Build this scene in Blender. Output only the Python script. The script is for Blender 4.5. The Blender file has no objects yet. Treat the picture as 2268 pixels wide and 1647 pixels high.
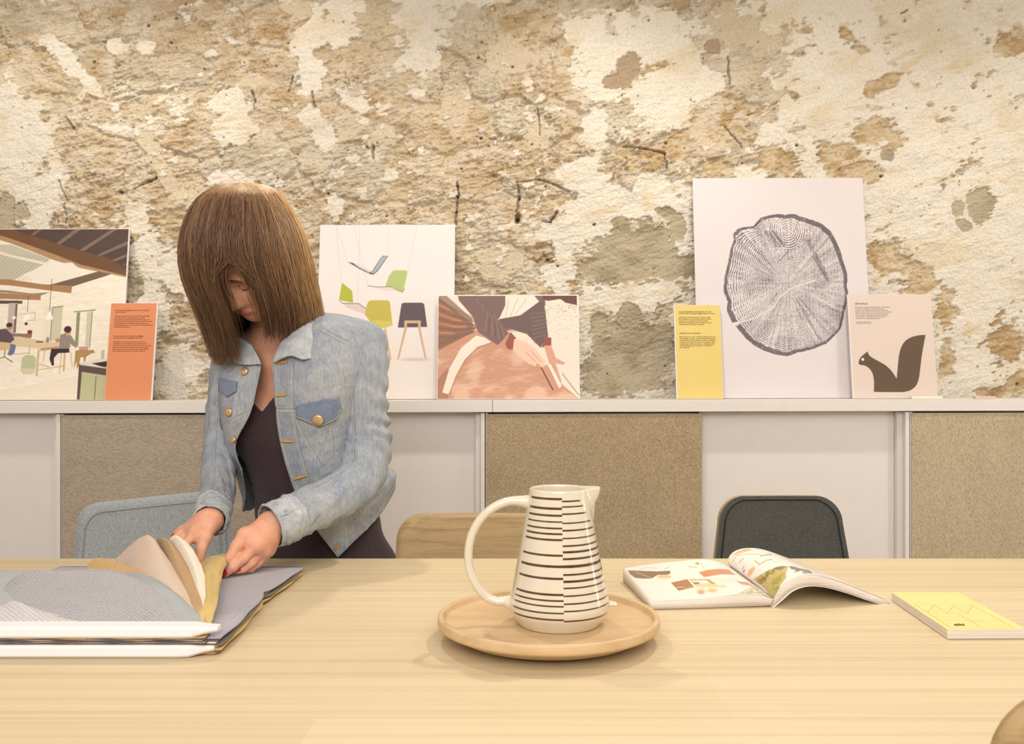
import bpy, bmesh, math, random
import numpy as np
from mathutils import Vector, Matrix
from mathutils.geometry import delaunay_2d_cdt
from mathutils.bvhtree import BVHTree

# ------------------------------------------------------------------ camera, world, lights, exposure
sc = bpy.context.scene
C = sc.collection
F, CX, CY, CAMZ = 2066.0, 1134.0, 823.5, 1.10
cam_data = bpy.data.cameras.new('camera')
cam_data.sensor_width = 36.0
cam_data.lens = 36.0 * F / 2268.0
cam_data.clip_start = 0.05
cam_data.dof.use_dof = True
cam_data.dof.focus_distance = 1.9
cam_data.dof.aperture_fstop = 13.0
cam = bpy.data.objects.new('camera', cam_data); C.objects.link(cam)
cam.location = (0, 0, CAMZ); cam.rotation_euler = (math.pi / 2, 0, 0)
sc.camera = cam
world = bpy.data.worlds.new('world'); sc.world = world; world.use_nodes = True
world.node_tree.nodes['Background'].inputs[0].default_value = (1.0, 0.96, 0.92, 1)
world.node_tree.nodes['Background'].inputs[1].default_value = 0.35
vs = sc.view_settings
vs.view_transform = 'Standard'; vs.look = 'None'; vs.gamma = 1.0; vs.use_curve_mapping = False
vs.exposure = 0.07

def area(name, loc, aim, energy, size, size_y=None, col=(1, .9, .76), spread=180):
    l = bpy.data.lights.new(name, 'AREA'); l.energy = energy; l.color = col
    l.shape = 'RECTANGLE'; l.size = size; l.size_y = size_y or size; l.spread = math.radians(spread)
    o = bpy.data.objects.new(name, l); C.objects.link(o); o.location = loc
    o.rotation_euler = (Vector(aim) - Vector(loc)).to_track_quat('-Z', 'Y').to_euler()
    return o
def spot(name, loc, aim, energy, angle=70, blend=.6, rad=.03, col=(1, .92, .80)):
    l = bpy.data.lights.new(name, 'SPOT'); l.energy = energy; l.color = col
    l.spot_size = math.radians(angle); l.spot_blend = blend; l.shadow_soft_size = rad
    o = bpy.data.objects.new(name, l); C.objects.link(o); o.location = loc
    o.rotation_euler = (Vector(aim) - Vector(loc)).to_track_quat('-Z', 'Y').to_euler()
    return o
area('ceiling_fill_light', (0, .35, 2.68), (0, 1.2, .7), 15, 2.6, 1.4, (1, .97, .94))  # large soft lamp added overhead as ambient fill
area('front_fill_light', (-.2, -1.5, 2.3), (0, 2.6, 1.0), 74, 2.4, 1.2, (1, .97, .95))  # soft fill added from the camera side to brighten cabinet and jug fronts
spot('track_spot_right', (.67, 2.16, 2.5), (.1, 1.3, .75), 50, 80)
spot('track_spot_left', (-.56, 2.34, 2.5), (-.3, 1.6, .75), 36, 80)
spot('track_spot_far_right', (1.7, 2.1, 2.5), (1.0, 1.4, .75), 20, 80)
for i, wx in enumerate((-1.5, -.75, .2, .95, 1.75)):
    spot('wall_spot', (wx, 2.15, 2.6), (wx + .02, 3.0, (1.45, 1.5, 1.25, 1.1, 1.0)[i]), (29, 24, 33, 18, 22)[i], 85, .9, .05, (1, .93, .82))

# ------------------------------------------------------------------ helpers
def P(px, py, D):
    return np.array([(px - CX) * D / F, D, CAMZ - (py - CY) * D / F])
def V(a): return Vector((float(a[0]), float(a[1]), float(a[2])))
def lin(c):
    c = np.asarray(c, float) / 255.0
    return np.where(c <= .04045, c / 12.92, ((c + .055) / 1.055) ** 2.4)

def tag(o, label=None, cat=None, group=None, kind=None):
    if label: o['label'] = label
    if cat: o['category'] = cat
    if group: o['group'] = group
    if kind: o['kind'] = kind
    return o
ORG = {}
def thing(name, loc, label, cat, group=None):
    o = bpy.data.objects.new(name, None); C.objects.link(o); o.location = loc
    o.empty_display_size = .05
    ORG[o.name] = np.array(loc, float)
    return tag(o, label, cat, group)
def mk(name, verts, faces, mats, parent=None, smooth=True, fmat=None, col=None, label=None, bevel=0, uv=None):
    verts = np.asarray(verts, float)
    org = ORG[parent.name] if parent is not None else np.zeros(3)
    me = bpy.data.meshes.new(name)
    if isinstance(faces, np.ndarray):
        n, k = faces.shape
        me.vertices.add(len(verts)); me.vertices.foreach_set('co', (verts - org).ravel())
        me.loops.add(n * k); me.loops.foreach_set('vertex_index', faces.astype(np.int32).ravel())
        me.polygons.add(n); me.polygons.foreach_set('loop_start', np.arange(0, n * k, k, dtype=np.int32))
        me.update(calc_edges=True)
    else:
        me.from_pydata([tuple(v) for v in (verts - org)], [], [tuple(int(i) for i in f) for f in faces])
    me.validate()
    if not isinstance(mats, (list, tuple)): mats = [mats]
    for m in mats: me.materials.append(m)
    if fmat is not None: me.polygons.foreach_set('material_index', np.asarray(fmat, np.int32))
    me.polygons.foreach_set('use_smooth', np.full(len(me.polygons), smooth))
    if col is not None:
        a = me.color_attributes.new('col', 'FLOAT_COLOR', 'POINT')
        cc = np.ones((len(verts), 4)); cc[:, :3] = col
        a.data.foreach_set('color', cc.ravel())
    me.update()
    o = bpy.data.objects.new(name, me); C.objects.link(o)
    if parent is not None: o.parent = parent
    ORG[o.name] = org
    if label: o['label'] = label
    if bevel:
        b = o.modifiers.new('bevel', 'BEVEL'); b.width = bevel; b.segments = 2; b.limit_method = 'ANGLE'
        b.harden_normals = False
    return o

class MB:
    def __init__(s): s.v = []; s.f = []; s.m = []
    def add(s, verts, faces, m=0):
        n = len(s.v); s.v += [tuple(float(c) for c in p) for p in verts]
        s.f += [tuple(int(i) + n for i in f) for f in faces]; s.m += [m] * len(faces); return s
    def box(s, x0, x1, y0, y1, z0, z1, m=0):
        v = [(x, y, z) for x in (x0, x1) for y in (y0, y1) for z in (z0, z1)]
        return s.add(v, [(0, 1, 3, 2), (4, 6, 7, 5), (0, 4, 5, 1), (2, 3, 7, 6), (0, 2, 6, 4), (1, 5, 7, 3)], m)
    def tube(s, pts, rad, n=8, m=0, cap=True, flat=1.0):
        pts = [np.asarray(p, float) for p in pts]
        if np.isscalar(rad): rad = [rad] * len(pts)
        vs_, fs = [], []
        up = None
        for i, p in enumerate(pts):
            t = pts[min(i + 1, len(pts) - 1)] - pts[max(i - 1, 0)]; t = t / (np.linalg.norm(t) + 1e-12)
            if up is None:
                up = np.array([0, 0, 1.]) if abs(t[2]) < .9 else np.array([1., 0, 0])
            a = up - t * np.dot(up, t); a /= np.linalg.norm(a) + 1e-12; up = a
            b = np.cross(t, a)
            for k in range(n):
                w = 2 * math.pi * k / n
                vs_.append(p + rad[i] * (a * math.cos(w) * flat + b * math.sin(w)))
        for i in range(len(pts) - 1):
            for k in range(n):
                fs.append((i * n + k, i * n + (k + 1) % n, (i + 1) * n + (k + 1) % n, (i + 1) * n + k))
        if cap:
            fs.append(tuple(range(n - 1, -1, -1))); fs.append(tuple(range((len(pts) - 1) * n, len(pts) * n)))
        return s.add(vs_, fs, m)
    def build(s, name, mats, parent=None, smooth=False, **k):
        return mk(name, s.v, s.f, mats, parent, smooth, fmat=s.m, **k)

def grid_faces(nv, nu, closed=False):
    i = np.arange(nv - 1)[:, None]; j = np.arange(nu if closed else nu - 1)[None, :]
    a = i * nu + j; b = i * nu + (j + 1) % nu
    return np.stack([a, b, b + nu, a + nu], -1).reshape(-1, 4)
def cr1(ctrl, t):
    """catmull-rom along axis 0 of ctrl, t in 0..1"""
    ctrl = np.asarray(ctrl, float); n = len(ctrl)
    e = np.concatenate([[2 * ctrl[0] - ctrl[1]], ctrl, [2 * ctrl[-1] - ctrl[-2]]])
    s = np.clip(np.asarray(t) * (n - 1), 0, n - 1 - 1e-9); i = s.astype(int); u = (s - i)
    u = u.reshape(u.shape + (1,) * (ctrl.ndim - 1))
    p0, p1, p2, p3 = e[i], e[i + 1], e[i + 2], e[i + 3]
    return .5 * (2 * p1 + (p2 - p0) * u + (2 * p0 - 5 * p1 + 4 * p2 - p3) * u ** 2 + (3 * p1 - p0 - 3 * p2 + p3) * u ** 3)
def surf(ctrl, nv, nu):
    c = cr1(ctrl, np.linspace(0, 1, nv))                 # nv, m, 3
    return cr1(c.transpose(1, 0, 2), np.linspace(0, 1, nu)).transpose(1, 0, 2)   # nv, nu, 3
def normals(G):
    du = np.gradient(G, axis=1); dv = np.gradient(G, axis=0)
    n = np.cross(du, dv); return n / (np.linalg.norm(n, axis=-1, keepdims=True) + 1e-12)
def sheet(name, G, th, mats, parent, flip=False, label=None, col=None, smooth=True, sign=1):
    """grid surface with real thickness"""
    nv, nu, _ = G.shape; N = normals(G) * sign
    A = G.reshape(-1, 3); B = (G - N * th).reshape(-1, 3)
    f = grid_faces(nv, nu); n = nv * nu
    fb = f[:, ::-1] + n
    loop = list(range(nu)) + [i * nu + nu - 1 for i in range(1, nv)] + [(nv - 1) * nu + j for j in range(nu - 2, -1, -1)] + [i * nu for i in range(nv - 2, 0, -1)]
    lp = np.array(loop); nx = np.roll(lp, -1)
    side = np.stack([lp, lp + n, nx + n, nx], -1)
    cc = None if col is None else np.concatenate([col.reshape(-1, 3)] * 2)
    return mk(name, np.concatenate([A, B]), np.concatenate([f, fb, side]), mats, parent, smooth, label=label, col=cc)
def lathe(prof, cx, cy, n=96):
    prof = np.asarray(prof, float); a = np.linspace(0, 2 * math.pi, n, endpoint=False)
    r, z = prof[:, 0][:, None], prof[:, 1][:, None]
    G = np.stack([cx + r * np.cos(a), cy + r * np.sin(a), z + 0 * a], -1)
    return G.reshape(-1, 3), grid_faces(len(prof), n, True)
def inpoly(X, Y, pts):
    ins = np.zeros(X.shape, bool); n = len(pts)
    for i in range(n):
        x1, y1 = pts[i]; x2, y2 = pts[(i + 1) % n]
        if y1 == y2: continue
        c = ((y1 > Y) != (y2 > Y)) & (X < (x2 - x1) * (Y - y1) / (y2 - y1) + x1)
        ins ^= c
    return ins
def fill2d(outline, step):
    """triangulated interior of a 2D outline: points, triangles, boundary count"""
    o = [Vector((float(a), float(b))) for a, b in outline]; n = len(o)
    xs = [p.x for p in o]; ys = [p.y for p in o]
    gx, gy = np.meshgrid(np.arange(min(xs) + step / 2, max(xs), step), np.arange(min(ys) + step / 2, max(ys), step))
    ins = inpoly(gx, gy, [(p.x, p.y) for p in o])
    ox = np.array(xs)[:, None]; oy = np.array(ys)[:, None]
    gx, gy = gx[ins], gy[ins]
    if len(gx):
        d = np.min((ox - gx) ** 2 + (oy - gy) ** 2, axis=0); k = d > (step * .45) ** 2; gx, gy = gx[k], gy[k]
    pts = o + [Vector((float(a), float(b))) for a, b in zip(gx, gy)]
    r = delaunay_2d_cdt(pts, [], [list(range(n))], 1, 1e-9)
    return np.array([(p.x, p.y) for p in r[0]]), [tuple(f) for f in r[2]]
def dens(outline, step, closed=True):
    out = []; n = len(outline)
    for i in range(n if closed else n - 1):
        a = np.array(outline[i], float); b = np.array(outline[(i + 1) % n], float)
        k = max(1, int(np.linalg.norm(b - a) / step))
        for j in range(k): out.append(tuple(a + (b - a) * j / k))
    if not closed: out.append(tuple(outline[-1]))
    return out
def crv(pts, n=8, closed=False):
    pts = np.array(pts, float)
    if closed:
        pts = np.concatenate([pts[-2:], pts, pts[:3]]); m = len(pts)
        t = np.linspace(2 / (m - 1), (m - 3 ) / (m - 1), (m - 5) * n, endpoint=False)
        return cr1(pts, t)
    return cr1(pts, np.linspace(0, 1, (len(pts) - 1) * n + 1))
def plate(name, outline, step, fn, nrm, th, mats, parent, label=None, smooth=True, fmats=None):
    """flat outline -> bent solid plate; fn maps (N,2) -> (N,3) front surface, nrm(N,2)->(N,3) front normal"""
    p, f = fill2d(outline, step)
    A = fn(p); Nn = nrm(p); B = A - Nn * th; n = len(p)
    ed = {}
    for t in f:
        for i in range(len(t)):
            e = (t[i], t[(i + 1) % len(t)]); ed[e] = 1
    bd = [e for e in ed if (e[1], e[0]) not in ed]
    faces = [t for t in f] + [tuple(i + n for i in reversed(t)) for t in f] + [(b, a, a + n, b + n) for a, b in bd]
    fm = None
    if fmats: fm = [fmats[0]] * len(f) + [fmats[1]] * len(f) + [fmats[2]] * len(bd)
    return mk(name, np.concatenate([A, B]), faces, mats, parent, smooth, fmat=fm, label=label)

# ---- numpy noise
def _h(ix, iy, seed):
    n = (ix.astype(np.int64) * 374761393 + iy.astype(np.int64) * 668265263 + seed * 1442695041) & 0x7fffffff
    n = ((n ^ (n >> 13)) * 1274126177) & 0x7fffffff
    return ((n ^ (n >> 16)) & 0xffffff) / float(0xffffff)
def vn(x, y, seed=0):
    ix = np.floor(x); iy = np.floor(y); fx = x - ix; fy = y - iy
    fx = fx * fx * (3 - 2 * fx); fy = fy * fy * (3 - 2 * fy)
    ix = ix.astype(int); iy = iy.astype(int)
    a, b, c, d = _h(ix, iy, seed), _h(ix + 1, iy, seed), _h(ix, iy + 1, seed), _h(ix + 1, iy + 1, seed)
    return (a * (1 - fx) + b * fx) * (1 - fy) + (c * (1 - fx) + d * fx) * fy
def fbm(x, y, oct=5, seed=0, gain=.5):
    s = 0; a = 1; t = 0
    for i in range(oct):
        s = s + a * vn(x + 17.3 * i, y - 9.1 * i, seed + i); t += a; a *= gain
        x = (x * 1.98 * .8 + y * 1.98 * .6); y = (y * 1.98 * .8 - (x / 1.98) * .6 * 0 - y * 0) if False else y * 1.98
    return s / t
def sst(a, b, x):
    t = np.clip((x - a) / (b - a), 0, 1); return t * t * (3 - 2 * t)
def mixc(a, b, m): return a * (1 - m[..., None]) + np.asarray(b) * m[..., None]

# ------------------------------------------------------------------ materials
def nt(name):
    m = bpy.data.materials.new(name); m.use_nodes = True
    t = m.node_tree; b = t.nodes['Principled BSDF']
    return m, t, b
def lk(t, a, b): t.links.new(a, b)
def coord(t, scale=(1, 1, 1), kind='Object', rot=(0, 0, 0)):
    c = t.nodes.new('ShaderNodeTexCoord'); mp = t.nodes.new('ShaderNodeMapping')
    mp.inputs['Scale'].default_value = scale; mp.inputs['Rotation'].default_value = rot
    lk(t, c.outputs[kind], mp.inputs['Vector']); return mp.outputs['Vector']
def noise(t, vec, scale, detail=4, rough=.55, dist=0):
    n = t.nodes.new('ShaderNodeTexNoise'); n.inputs['Scale'].default_value = scale
    n.inputs['Detail'].default_value = detail; n.inputs['Roughness'].default_value = rough
    n.inputs['Distortion'].default_value = dist
    lk(t, vec, n.inputs['Vector']); return n.outputs['Fac']
def ramp(t, fac, stops):
    r = t.nodes.new('ShaderNodeValToRGB'); e = r.color_ramp.elements
    while len(e) < len(stops): e.new(.5)
    for i, (p, c) in enumerate(stops): e[i].position = p; e[i].color = (*c, 1) if len(c) == 3 else c
    lk(t, fac, r.inputs['Fac']); return r.outputs['Color']
def mixn(t, fac, a, b, mode='MIX'):
    m = t.nodes.new('ShaderNodeMix'); m.data_type = 'RGBA'; m.blend_type = mode
    for s, v in ((m.inputs[0], fac), (m.inputs[6], a), (m.inputs[7], b)):
        if isinstance(v, bpy.types.NodeSocket): lk(t, v, s)
        elif isinstance(v, (int, float)): s.default_value = v
        else: s.default_value = (*v, 1)
    return m.outputs[2]
def bump(t, b, h, strength=.3, dist=.001, extra=None):
    n = t.nodes.new('ShaderNodeBump'); n.inputs['Strength'].default_value = strength
    n.inputs['Distance'].default_value = dist; lk(t, h, n.inputs['Height'])
    if extra is not None: lk(t, extra, n.inputs['Normal'])
    lk(t, n.outputs['Normal'], b.inputs['Normal']); return n.outputs['Normal']
def L(r, g, b_): return tuple(float(x) for x in lin((r, g, b_)))
def flat_mat(name, rgb, rough=.6, spec=.4, var=.04, scale=30, metal=0, coat=0, bmp=0):
    m, t, b = nt(name); c = np.array(L(*rgb))
    f = noise(t, coord(t), scale, 3)
    col = ramp(t, f, [(.3, tuple(c * (1 - var))), (.7, tuple(np.minimum(c * (1 + var), 1)))])
    lk(t, col, b.inputs['Base Color']); b.inputs['Roughness'].default_value = rough
    b.inputs['Specular IOR Level'].default_value = spec; b.inputs['Metallic'].default_value = metal
    b.inputs['Coat Weight'].default_value = coat
    if bmp: bump(t, b, f, bmp)
    return m
def fabric_mat(name, rgb1, rgb2, scale=900, rough=.95, weave=None, bmp=.5, dist=.0006, big=.1, stretch=(1, 1, 1)):
    m, t, b = nt(name); v = coord(t, stretch)
    f = noise(t, v, scale, 3, .7)
    c1, c2 = L(*rgb1), L(*rgb2)
    col = ramp(t, f, [(.35, c1), (.65, c2)])
    if big:
        g = noise(t, v, 14, 3); col = mixn(t, big, col, ramp(t, g, [(.3, tuple(np.array(c1) * .8)), (.7, c2)]))
    h = f
    if weave:
        w1 = t.nodes.new('ShaderNodeTexWave'); w1.wave_type = 'BANDS'; w1.bands_direction = 'DIAGONAL'
        w1.inputs['Scale'].default_value = weave; w1.inputs['Distortion'].default_value = .6
        lk(t, coord(t), w1.inputs['Vector'])
        w2 = t.nodes.new('ShaderNodeTexWave'); w2.wave_type = 'BANDS'; w2.bands_direction = 'DIAGONAL'
        w2.inputs['Scale'].default_value = weave; w2.inputs['Distortion'].default_value = .6
        lk(t, coord(t, (-1, 1, 1)), w2.inputs['Vector'])
        mm = t.nodes.new('ShaderNodeMath'); mm.operation = 'MULTIPLY'
        lk(t, w1.outputs['Fac'], mm.inputs[0]); lk(t, w2.outputs['Fac'], mm.inputs[1])
        col = mixn(t, mm.outputs[0], col, tuple(np.array(c2) * 1.12)); 
        dk = ramp(t, mm.outputs[0], [(0, tuple(np.array(c1) * .62)), (.25, c1)])
        col = mixn(t, .45, col, dk); h = mm.outputs[0]
    lk(t, col, b.inputs['Base Color']); b.inputs['Roughness'].default_value = rough
    b.inputs['Specular IOR Level'].default_value = .15
    b.inputs['Sheen Weight'].default_value = .15
    bump(t, b, h, bmp, dist); return m
def wood_mat(name, light, dark, stretch=(1.5, 26, 26), scale=1.6, rough=.5, plank=None, coat=0, streak=.5):
    m, t, b = nt(name); v = coord(t, stretch)
    f = noise(t, v, scale, 6, .6, .4); f2 = noise(t, coord(t, tuple(s * 5 for s in stretch)), scale, 4, .7)
    l, d = L(*light), L(*dark)
    col = ramp(t, f, [(.32, d), (.5, tuple((np.array(l) * .8 + np.array(d) * .2))), (.68, l)])
    col = mixn(t, streak * .35, col, ramp(t, f2, [(.4, d), (.6, l)]))
    if plank:
        sx = t.nodes.new('ShaderNodeSeparateXYZ'); lk(t, coord(t), sx.inputs[0])
        def M(op, a, b_=None):
            n = t.nodes.new('ShaderNodeMath'); n.operation = op
            for k, q in enumerate((a, b_)):
                if q is None: continue
                if isinstance(q, bpy.types.NodeSocket): lk(t, q, n.inputs[k])
                else: n.inputs[k].default_value = q
            return n.outputs[0]
        row = M('FLOOR', M('DIVIDE', sx.outputs['Y'], plank))
        off = M('MULTIPLY', M('FRACT', M('MULTIPLY', row, .618)), 1.4)
        ix = M('FLOOR', M('DIVIDE', M('ADD', sx.outputs['X'], off), 1.3))
        cb = t.nodes.new('ShaderNodeCombineXYZ'); lk(t, row, cb.inputs[0]); lk(t, ix, cb.inputs[1])
        wn = t.nodes.new('ShaderNodeTexWhiteNoise'); lk(t, cb.outputs[0], wn.inputs['Vector'])
        tint = ramp(t, wn.outputs['Value'], [(0, (.90, .88, .85)), (1, (1.0, 1.0, 1.0))])
        col = mixn(t, 1.0, col, tint, 'MULTIPLY')
        fr = M('FRACT', M('DIVIDE', sx.outputs['Y'], plank))
        ln = M('LESS_THAN', fr, .01)
        col = mixn(t, M('MULTIPLY', ln, .3), col, tuple(np.array(d) * .6))
    lk(t, col, b.inputs['Base Color']); b.inputs['Roughness'].default_value = rough
    b.inputs['Coat Weight'].default_value = coat
    bump(t, b, f2, .12, .0005); return m
def attr_mat(name, rough=.5, spec=.4, fine=0, fscale=400, bmp=0, bdist=.002, coat=0):
    m, t, b = nt(name); a = t.nodes.new('ShaderNodeAttribute'); a.attribute_name = 'col'
    col = a.outputs['Color']
    if fine:
        f = noise(t, coord(t), fscale, 5, .7)
        col = mixn(t, 1.0, col, ramp(t, f, [(.3, (1 - fine,) * 3), (.7, (1 + fine * .5,) * 3)]), 'MULTIPLY')
        if bmp: bump(t, b, f, bmp, bdist)
    lk(t, col, b.inputs['Base Color']); b.inputs['Roughness'].default_value = rough
    b.inputs['Specular IOR Level'].default_value = spec; b.inputs['Coat Weight'].default_value = coat
    return m
M_white = flat_mat('white_laminate', (232, 226, 221), .45, .4, .01)
M_board = flat_mat('white_board', (238, 233, 230), .5, .3, .01)
M_print = attr_mat('printed_paper', .42, .35)
M_ink = flat_mat('dark_ink', (52, 40, 32), .6, .2, .02)
M_inkred = flat_mat('red_brown_ink', (110, 40, 25), .6, .2, .02)
M_plain = flat_mat('painted_plaster', (228, 222, 214), .9, .2, .02)
M_floor = flat_mat('floor_concrete', (176, 165, 150), .6, .3, .05, 6)

# ------------------------------------------------------------------ room
DW, ZC, DC = 3.03, 1.0144, 2.83
XW, YF, ZT = 2.4, -2.6, 2.75
MB().box(-XW - .1, XW + .1, YF, DW + .2, -.1, 0).build('floor', M_floor)['kind'] = 'structure'
MB().box(-XW - .1, XW + .1, YF, DW + .2, ZT, ZT + .1).build('ceiling', M_plain)['kind'] = 'structure'
MB().box(-XW - .1, -XW, YF, DW, 0, ZT).build('wall_left', M_plain)['kind'] = 'structure'
MB().box(XW, XW + .1, YF, DW, 0, ZT).build('wall_right', M_plain)['kind'] = 'structure'
MB().box(-XW - .1, XW + .1, YF - .1, YF, 0, ZT).build('wall_front', M_plain)['kind'] = 'structure'

def build_wall():
    st = 1.65
    xs = np.concatenate([np.arange(CX - XW * F / DW, -60, 6), np.arange(-60, 2330, st), np.arange(2330, CX + XW * F / DW + 6, 6)])
    zmax_py = CY - (ZT - CAMZ) * F / DW
    ys = np.concatenate([np.arange(zmax_py, -40, 6), np.arange(-40, 905, st), np.linspace(908, CY + CAMZ * F / DW, 6)])
    X, Y = np.meshgrid(xs, ys)
    rng = np.random.RandomState(7)
    w1 = fbm(X / 70, Y / 70, 4, 11) - .5; w2 = fbm(X / 70, Y / 70, 4, 31) - .5
    w3 = fbm(X / 14, Y / 14, 4, 51) - .5; w4 = fbm(X / 14, Y / 14, 4, 71) - .5
    U = X + 70 * w1 + 16 * w3; Vv = Y + 60 * w2 + 14 * w4
    # irregular courses of stones
    cw, chh = 185., 112.
    gy = Vv / chh; F1 = np.full(X.shape, 9.); F2 = np.full(X.shape, 9.); ID = np.zeros(X.shape)
    iy = np.floor(gy).astype(int)
    for dy in (-1, 0, 1):
        cy_ = iy + dy; gx = U / cw + (cy_ % 2) * .5; ix = np.floor(gx).astype(int)
        for dx in (-1, 0, 1):
            cx_ = ix + dx
            jx = cx_ + .5 + (_h(cx_, cy_, 3) - .5) * .7; jy = cy_ + .5 + (_h(cx_, cy_, 4) - .5) * .5
            dd = np.maximum(np.abs(gx - jx) * 1.15, np.abs(gy - jy)) * .6 + np.sqrt(((gx - jx) * 1.3) ** 2 + (gy - jy) ** 2) * .5
            idn = _h(cx_, cy_, 5)
            n1 = dd < F1
            F2 = np.where(n1, F1, np.minimum(F2, dd)); ID = np.where(n1, idn, ID); F1 = np.where(n1, dd, F1)
    edge = F2 - F1
    stone = sst(.02, .16, edge)
    mid = fbm(X / 45, Y / 38, 5, 91); fine = fbm(X / 9, Y / 7, 5, 131, .62); fin2 = fbm(X / 4.0, Y / 3.4, 3, 171, .6); chip = fbm(X / 17 + 3 * w3, Y / 11 + 2 * w4, 5, 191, .66)
    ridg = 1 - np.abs(2 * fbm(X / 30 + w1, Y / 18, 5, 211, .6) - 1)
    rgh = sst(.44, .62, fbm(X / 95 + 3, Y / 70, 4, 281))
    h = stone * (.006 + .012 * ID) + (mid - .5) * .030 + (fine - .5) * .011 + (fin2 - .5) * .0085 + (ridg - .7) * .014 + (sst(.50, .56, chip) * .0024 - sst(.38, .34, chip) * .004) * (.35 + .65 * rgh)
    c_st = np.stack([lin((208, 188, 156)), lin((202, 178, 140)), lin((216, 200, 172)), lin((198, 174, 140)), lin((206, 194, 172))])
    k = np.clip((ID * 4.99), 0, 4.99).astype(int)
    col = c_st[k]
    col = mixc(col, lin((226, 208, 178)), np.clip(sst(.46, .74, mid) * .75 + sst(.55, .7, fine) * .25, 0, 1))
    col = mixc(col, lin((196, 162, 114)), sst(.56, .74, fbm(X / 55, Y / 40, 5, 301)) * .5)
    col = mixc(col, lin((196, 186, 168)), sst(.60, .72, fbm(X / 80 + 5, Y / 60, 5, 341)) * .6)
    col = mixc(col, lin((226, 210, 184)), (1 - stone) * .65)
    col = mixc(col, lin((232, 222, 202)), sst(.53, .57, chip) * (.2 + .4 * rgh) * sst(.35, .6, mid + .1))
    col = mixc(col, lin((178, 148, 106)), sst(.40, .35, chip) * (.15 + .35 * rgh))
    ck = sst(.013, .002, np.abs(fbm(X / 60 + w3, Y / 42 + w4, 5, 221, .55) - .5)) * sst(.48, .62, fbm(X / 110, Y / 90, 3, 261))
    h = h - ck * .006; col = mixc(col, lin((140, 112, 80)), ck * .55)
    pits = sst(.30, .22, fine) * sst(.4, .55, mid)
    col = mixc(col, lin((158, 126, 84)), pits * .5)
    # lighter chalky wash, stronger towards the right
    wash = sst(.50, .62, fbm(X / 60 + 40, Y / 50, 6, 401, .6) + .10 * sst(900, 1500, X) - .03)
    col = mixc(col, lin((228, 216, 196)), wash * .7)
    # plaster patches
    def ell(L_):
        m = np.full(X.shape, -1.)
        for cx0, cy0, rx, ry, a in L_:
            a = math.radians(a); dx = X - cx0; dy = Y - cy0
            u = (dx * math.cos(a) + dy * math.sin(a)) / rx; v = (-dx * math.sin(a) + dy * math.cos(a)) / ry
            m = np.maximum(m, 1 - np.sqrt(u * u + v * v))
        return m
    rag = (fbm(X / 26, Y / 24, 6, 501, .62) - .5)
    ragf = (fbm(X / 8, Y / 8, 4, 551, .6) - .5)
    white = [(40, 320, 105, 120, 0), (70, 430, 100, 110, 0), (20, 250, 60, 60, 0), (150, 130, 80, 26, 48), (205, 190, 45, 18, 48), (262, 105, 42, 20, 0), (330, 108, 28, 20, 0),
             (510, 225, 62, 44, 0), (515, 285, 66, 48, 0), (512, 396, 64, 24, 0), (700, 85, 70, 42, -40), (755, 25, 60, 40, -40), (688, 160, 34, 60, 0), (745, 75, 50, 40, 0),
             (935, 60, 68, 80, 0), (930, 130, 50, 40, 0), (715, 300, 38, 42, 0), (690, 265, 26, 40, 0), (790, 230, 40, 20, 30), (865, 390, 22, 16, 0), (745, 460, 20, 42, 0), (1000, 5, 150, 12, 0), (310, 480, 26, 46, -20),
             (1440, 90, 130, 80, 0), (1350, 120, 80, 60, 0), (1500, 190, 120, 70, 0), (1300, 70, 60, 40, 0), (1465, 240, 90, 60, 0), (1330, 190, 60, 60, 0), (1320, 280, 40, 80, 0), (1290, 400, 60, 60, 0),
             (1330, 470, 130, 70, -20), (1450, 440, 100, 60, 0), (1500, 560, 60, 100, 0), (1250, 520, 60, 60, 0), (1240, 600, 40, 80, 0), (1390, 650, 160, 45, 0), (1290, 750, 30, 160, 0), (1400, 880, 200, 24, 0),
             (1710, 330, 40, 80, 20), (1740, 250, 30, 60, 0), (1660, 380, 60, 22, 0), (1880, 310, 30, 30, 0), (1840, 20, 200, 80, 0), (1900, 150, 120, 70, 0), (2000, 330, 120, 220, 0), (1960, 420, 80, 80, 0), (2060, 100, 160, 150, 0),
             (2130, 600, 190, 260, 0), (2000, 780, 120, 140, 0), (2140, 800, 90, 100, 0), (2240, 400, 120, 260, 0), (330, 560, 40, 60, 0), (345, 680, 40, 90, 0), (390, 830, 60, 70, 0), (400, 600, 60, 60, 0), (1520, 760, 60, 160, 0)]
    beige = [(340, 335, 90, 26, 62), (375, 400, 60, 24, 62), (660, 20, 60, 28, 0), (95, 225, 40, 24, 30), (770, 280, 42, 50, 0), (850, 300, 40, 36, 0), (1000, 250, 50, 60, 20), (420, 430, 80, 30, 10),
             (40, 180, 60, 50, 0), (1640, 60, 100, 60, 0), (1690, 90, 60, 60, 0), (1570, 300, 60, 60, 0), (560, 180, 40, 20, 0), (1140, 130, 70, 60, 0), (1200, 300, 50, 60, 0), (1110, 580, 90, 50, 0), (2210, 60, 70, 120, 0)]
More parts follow.
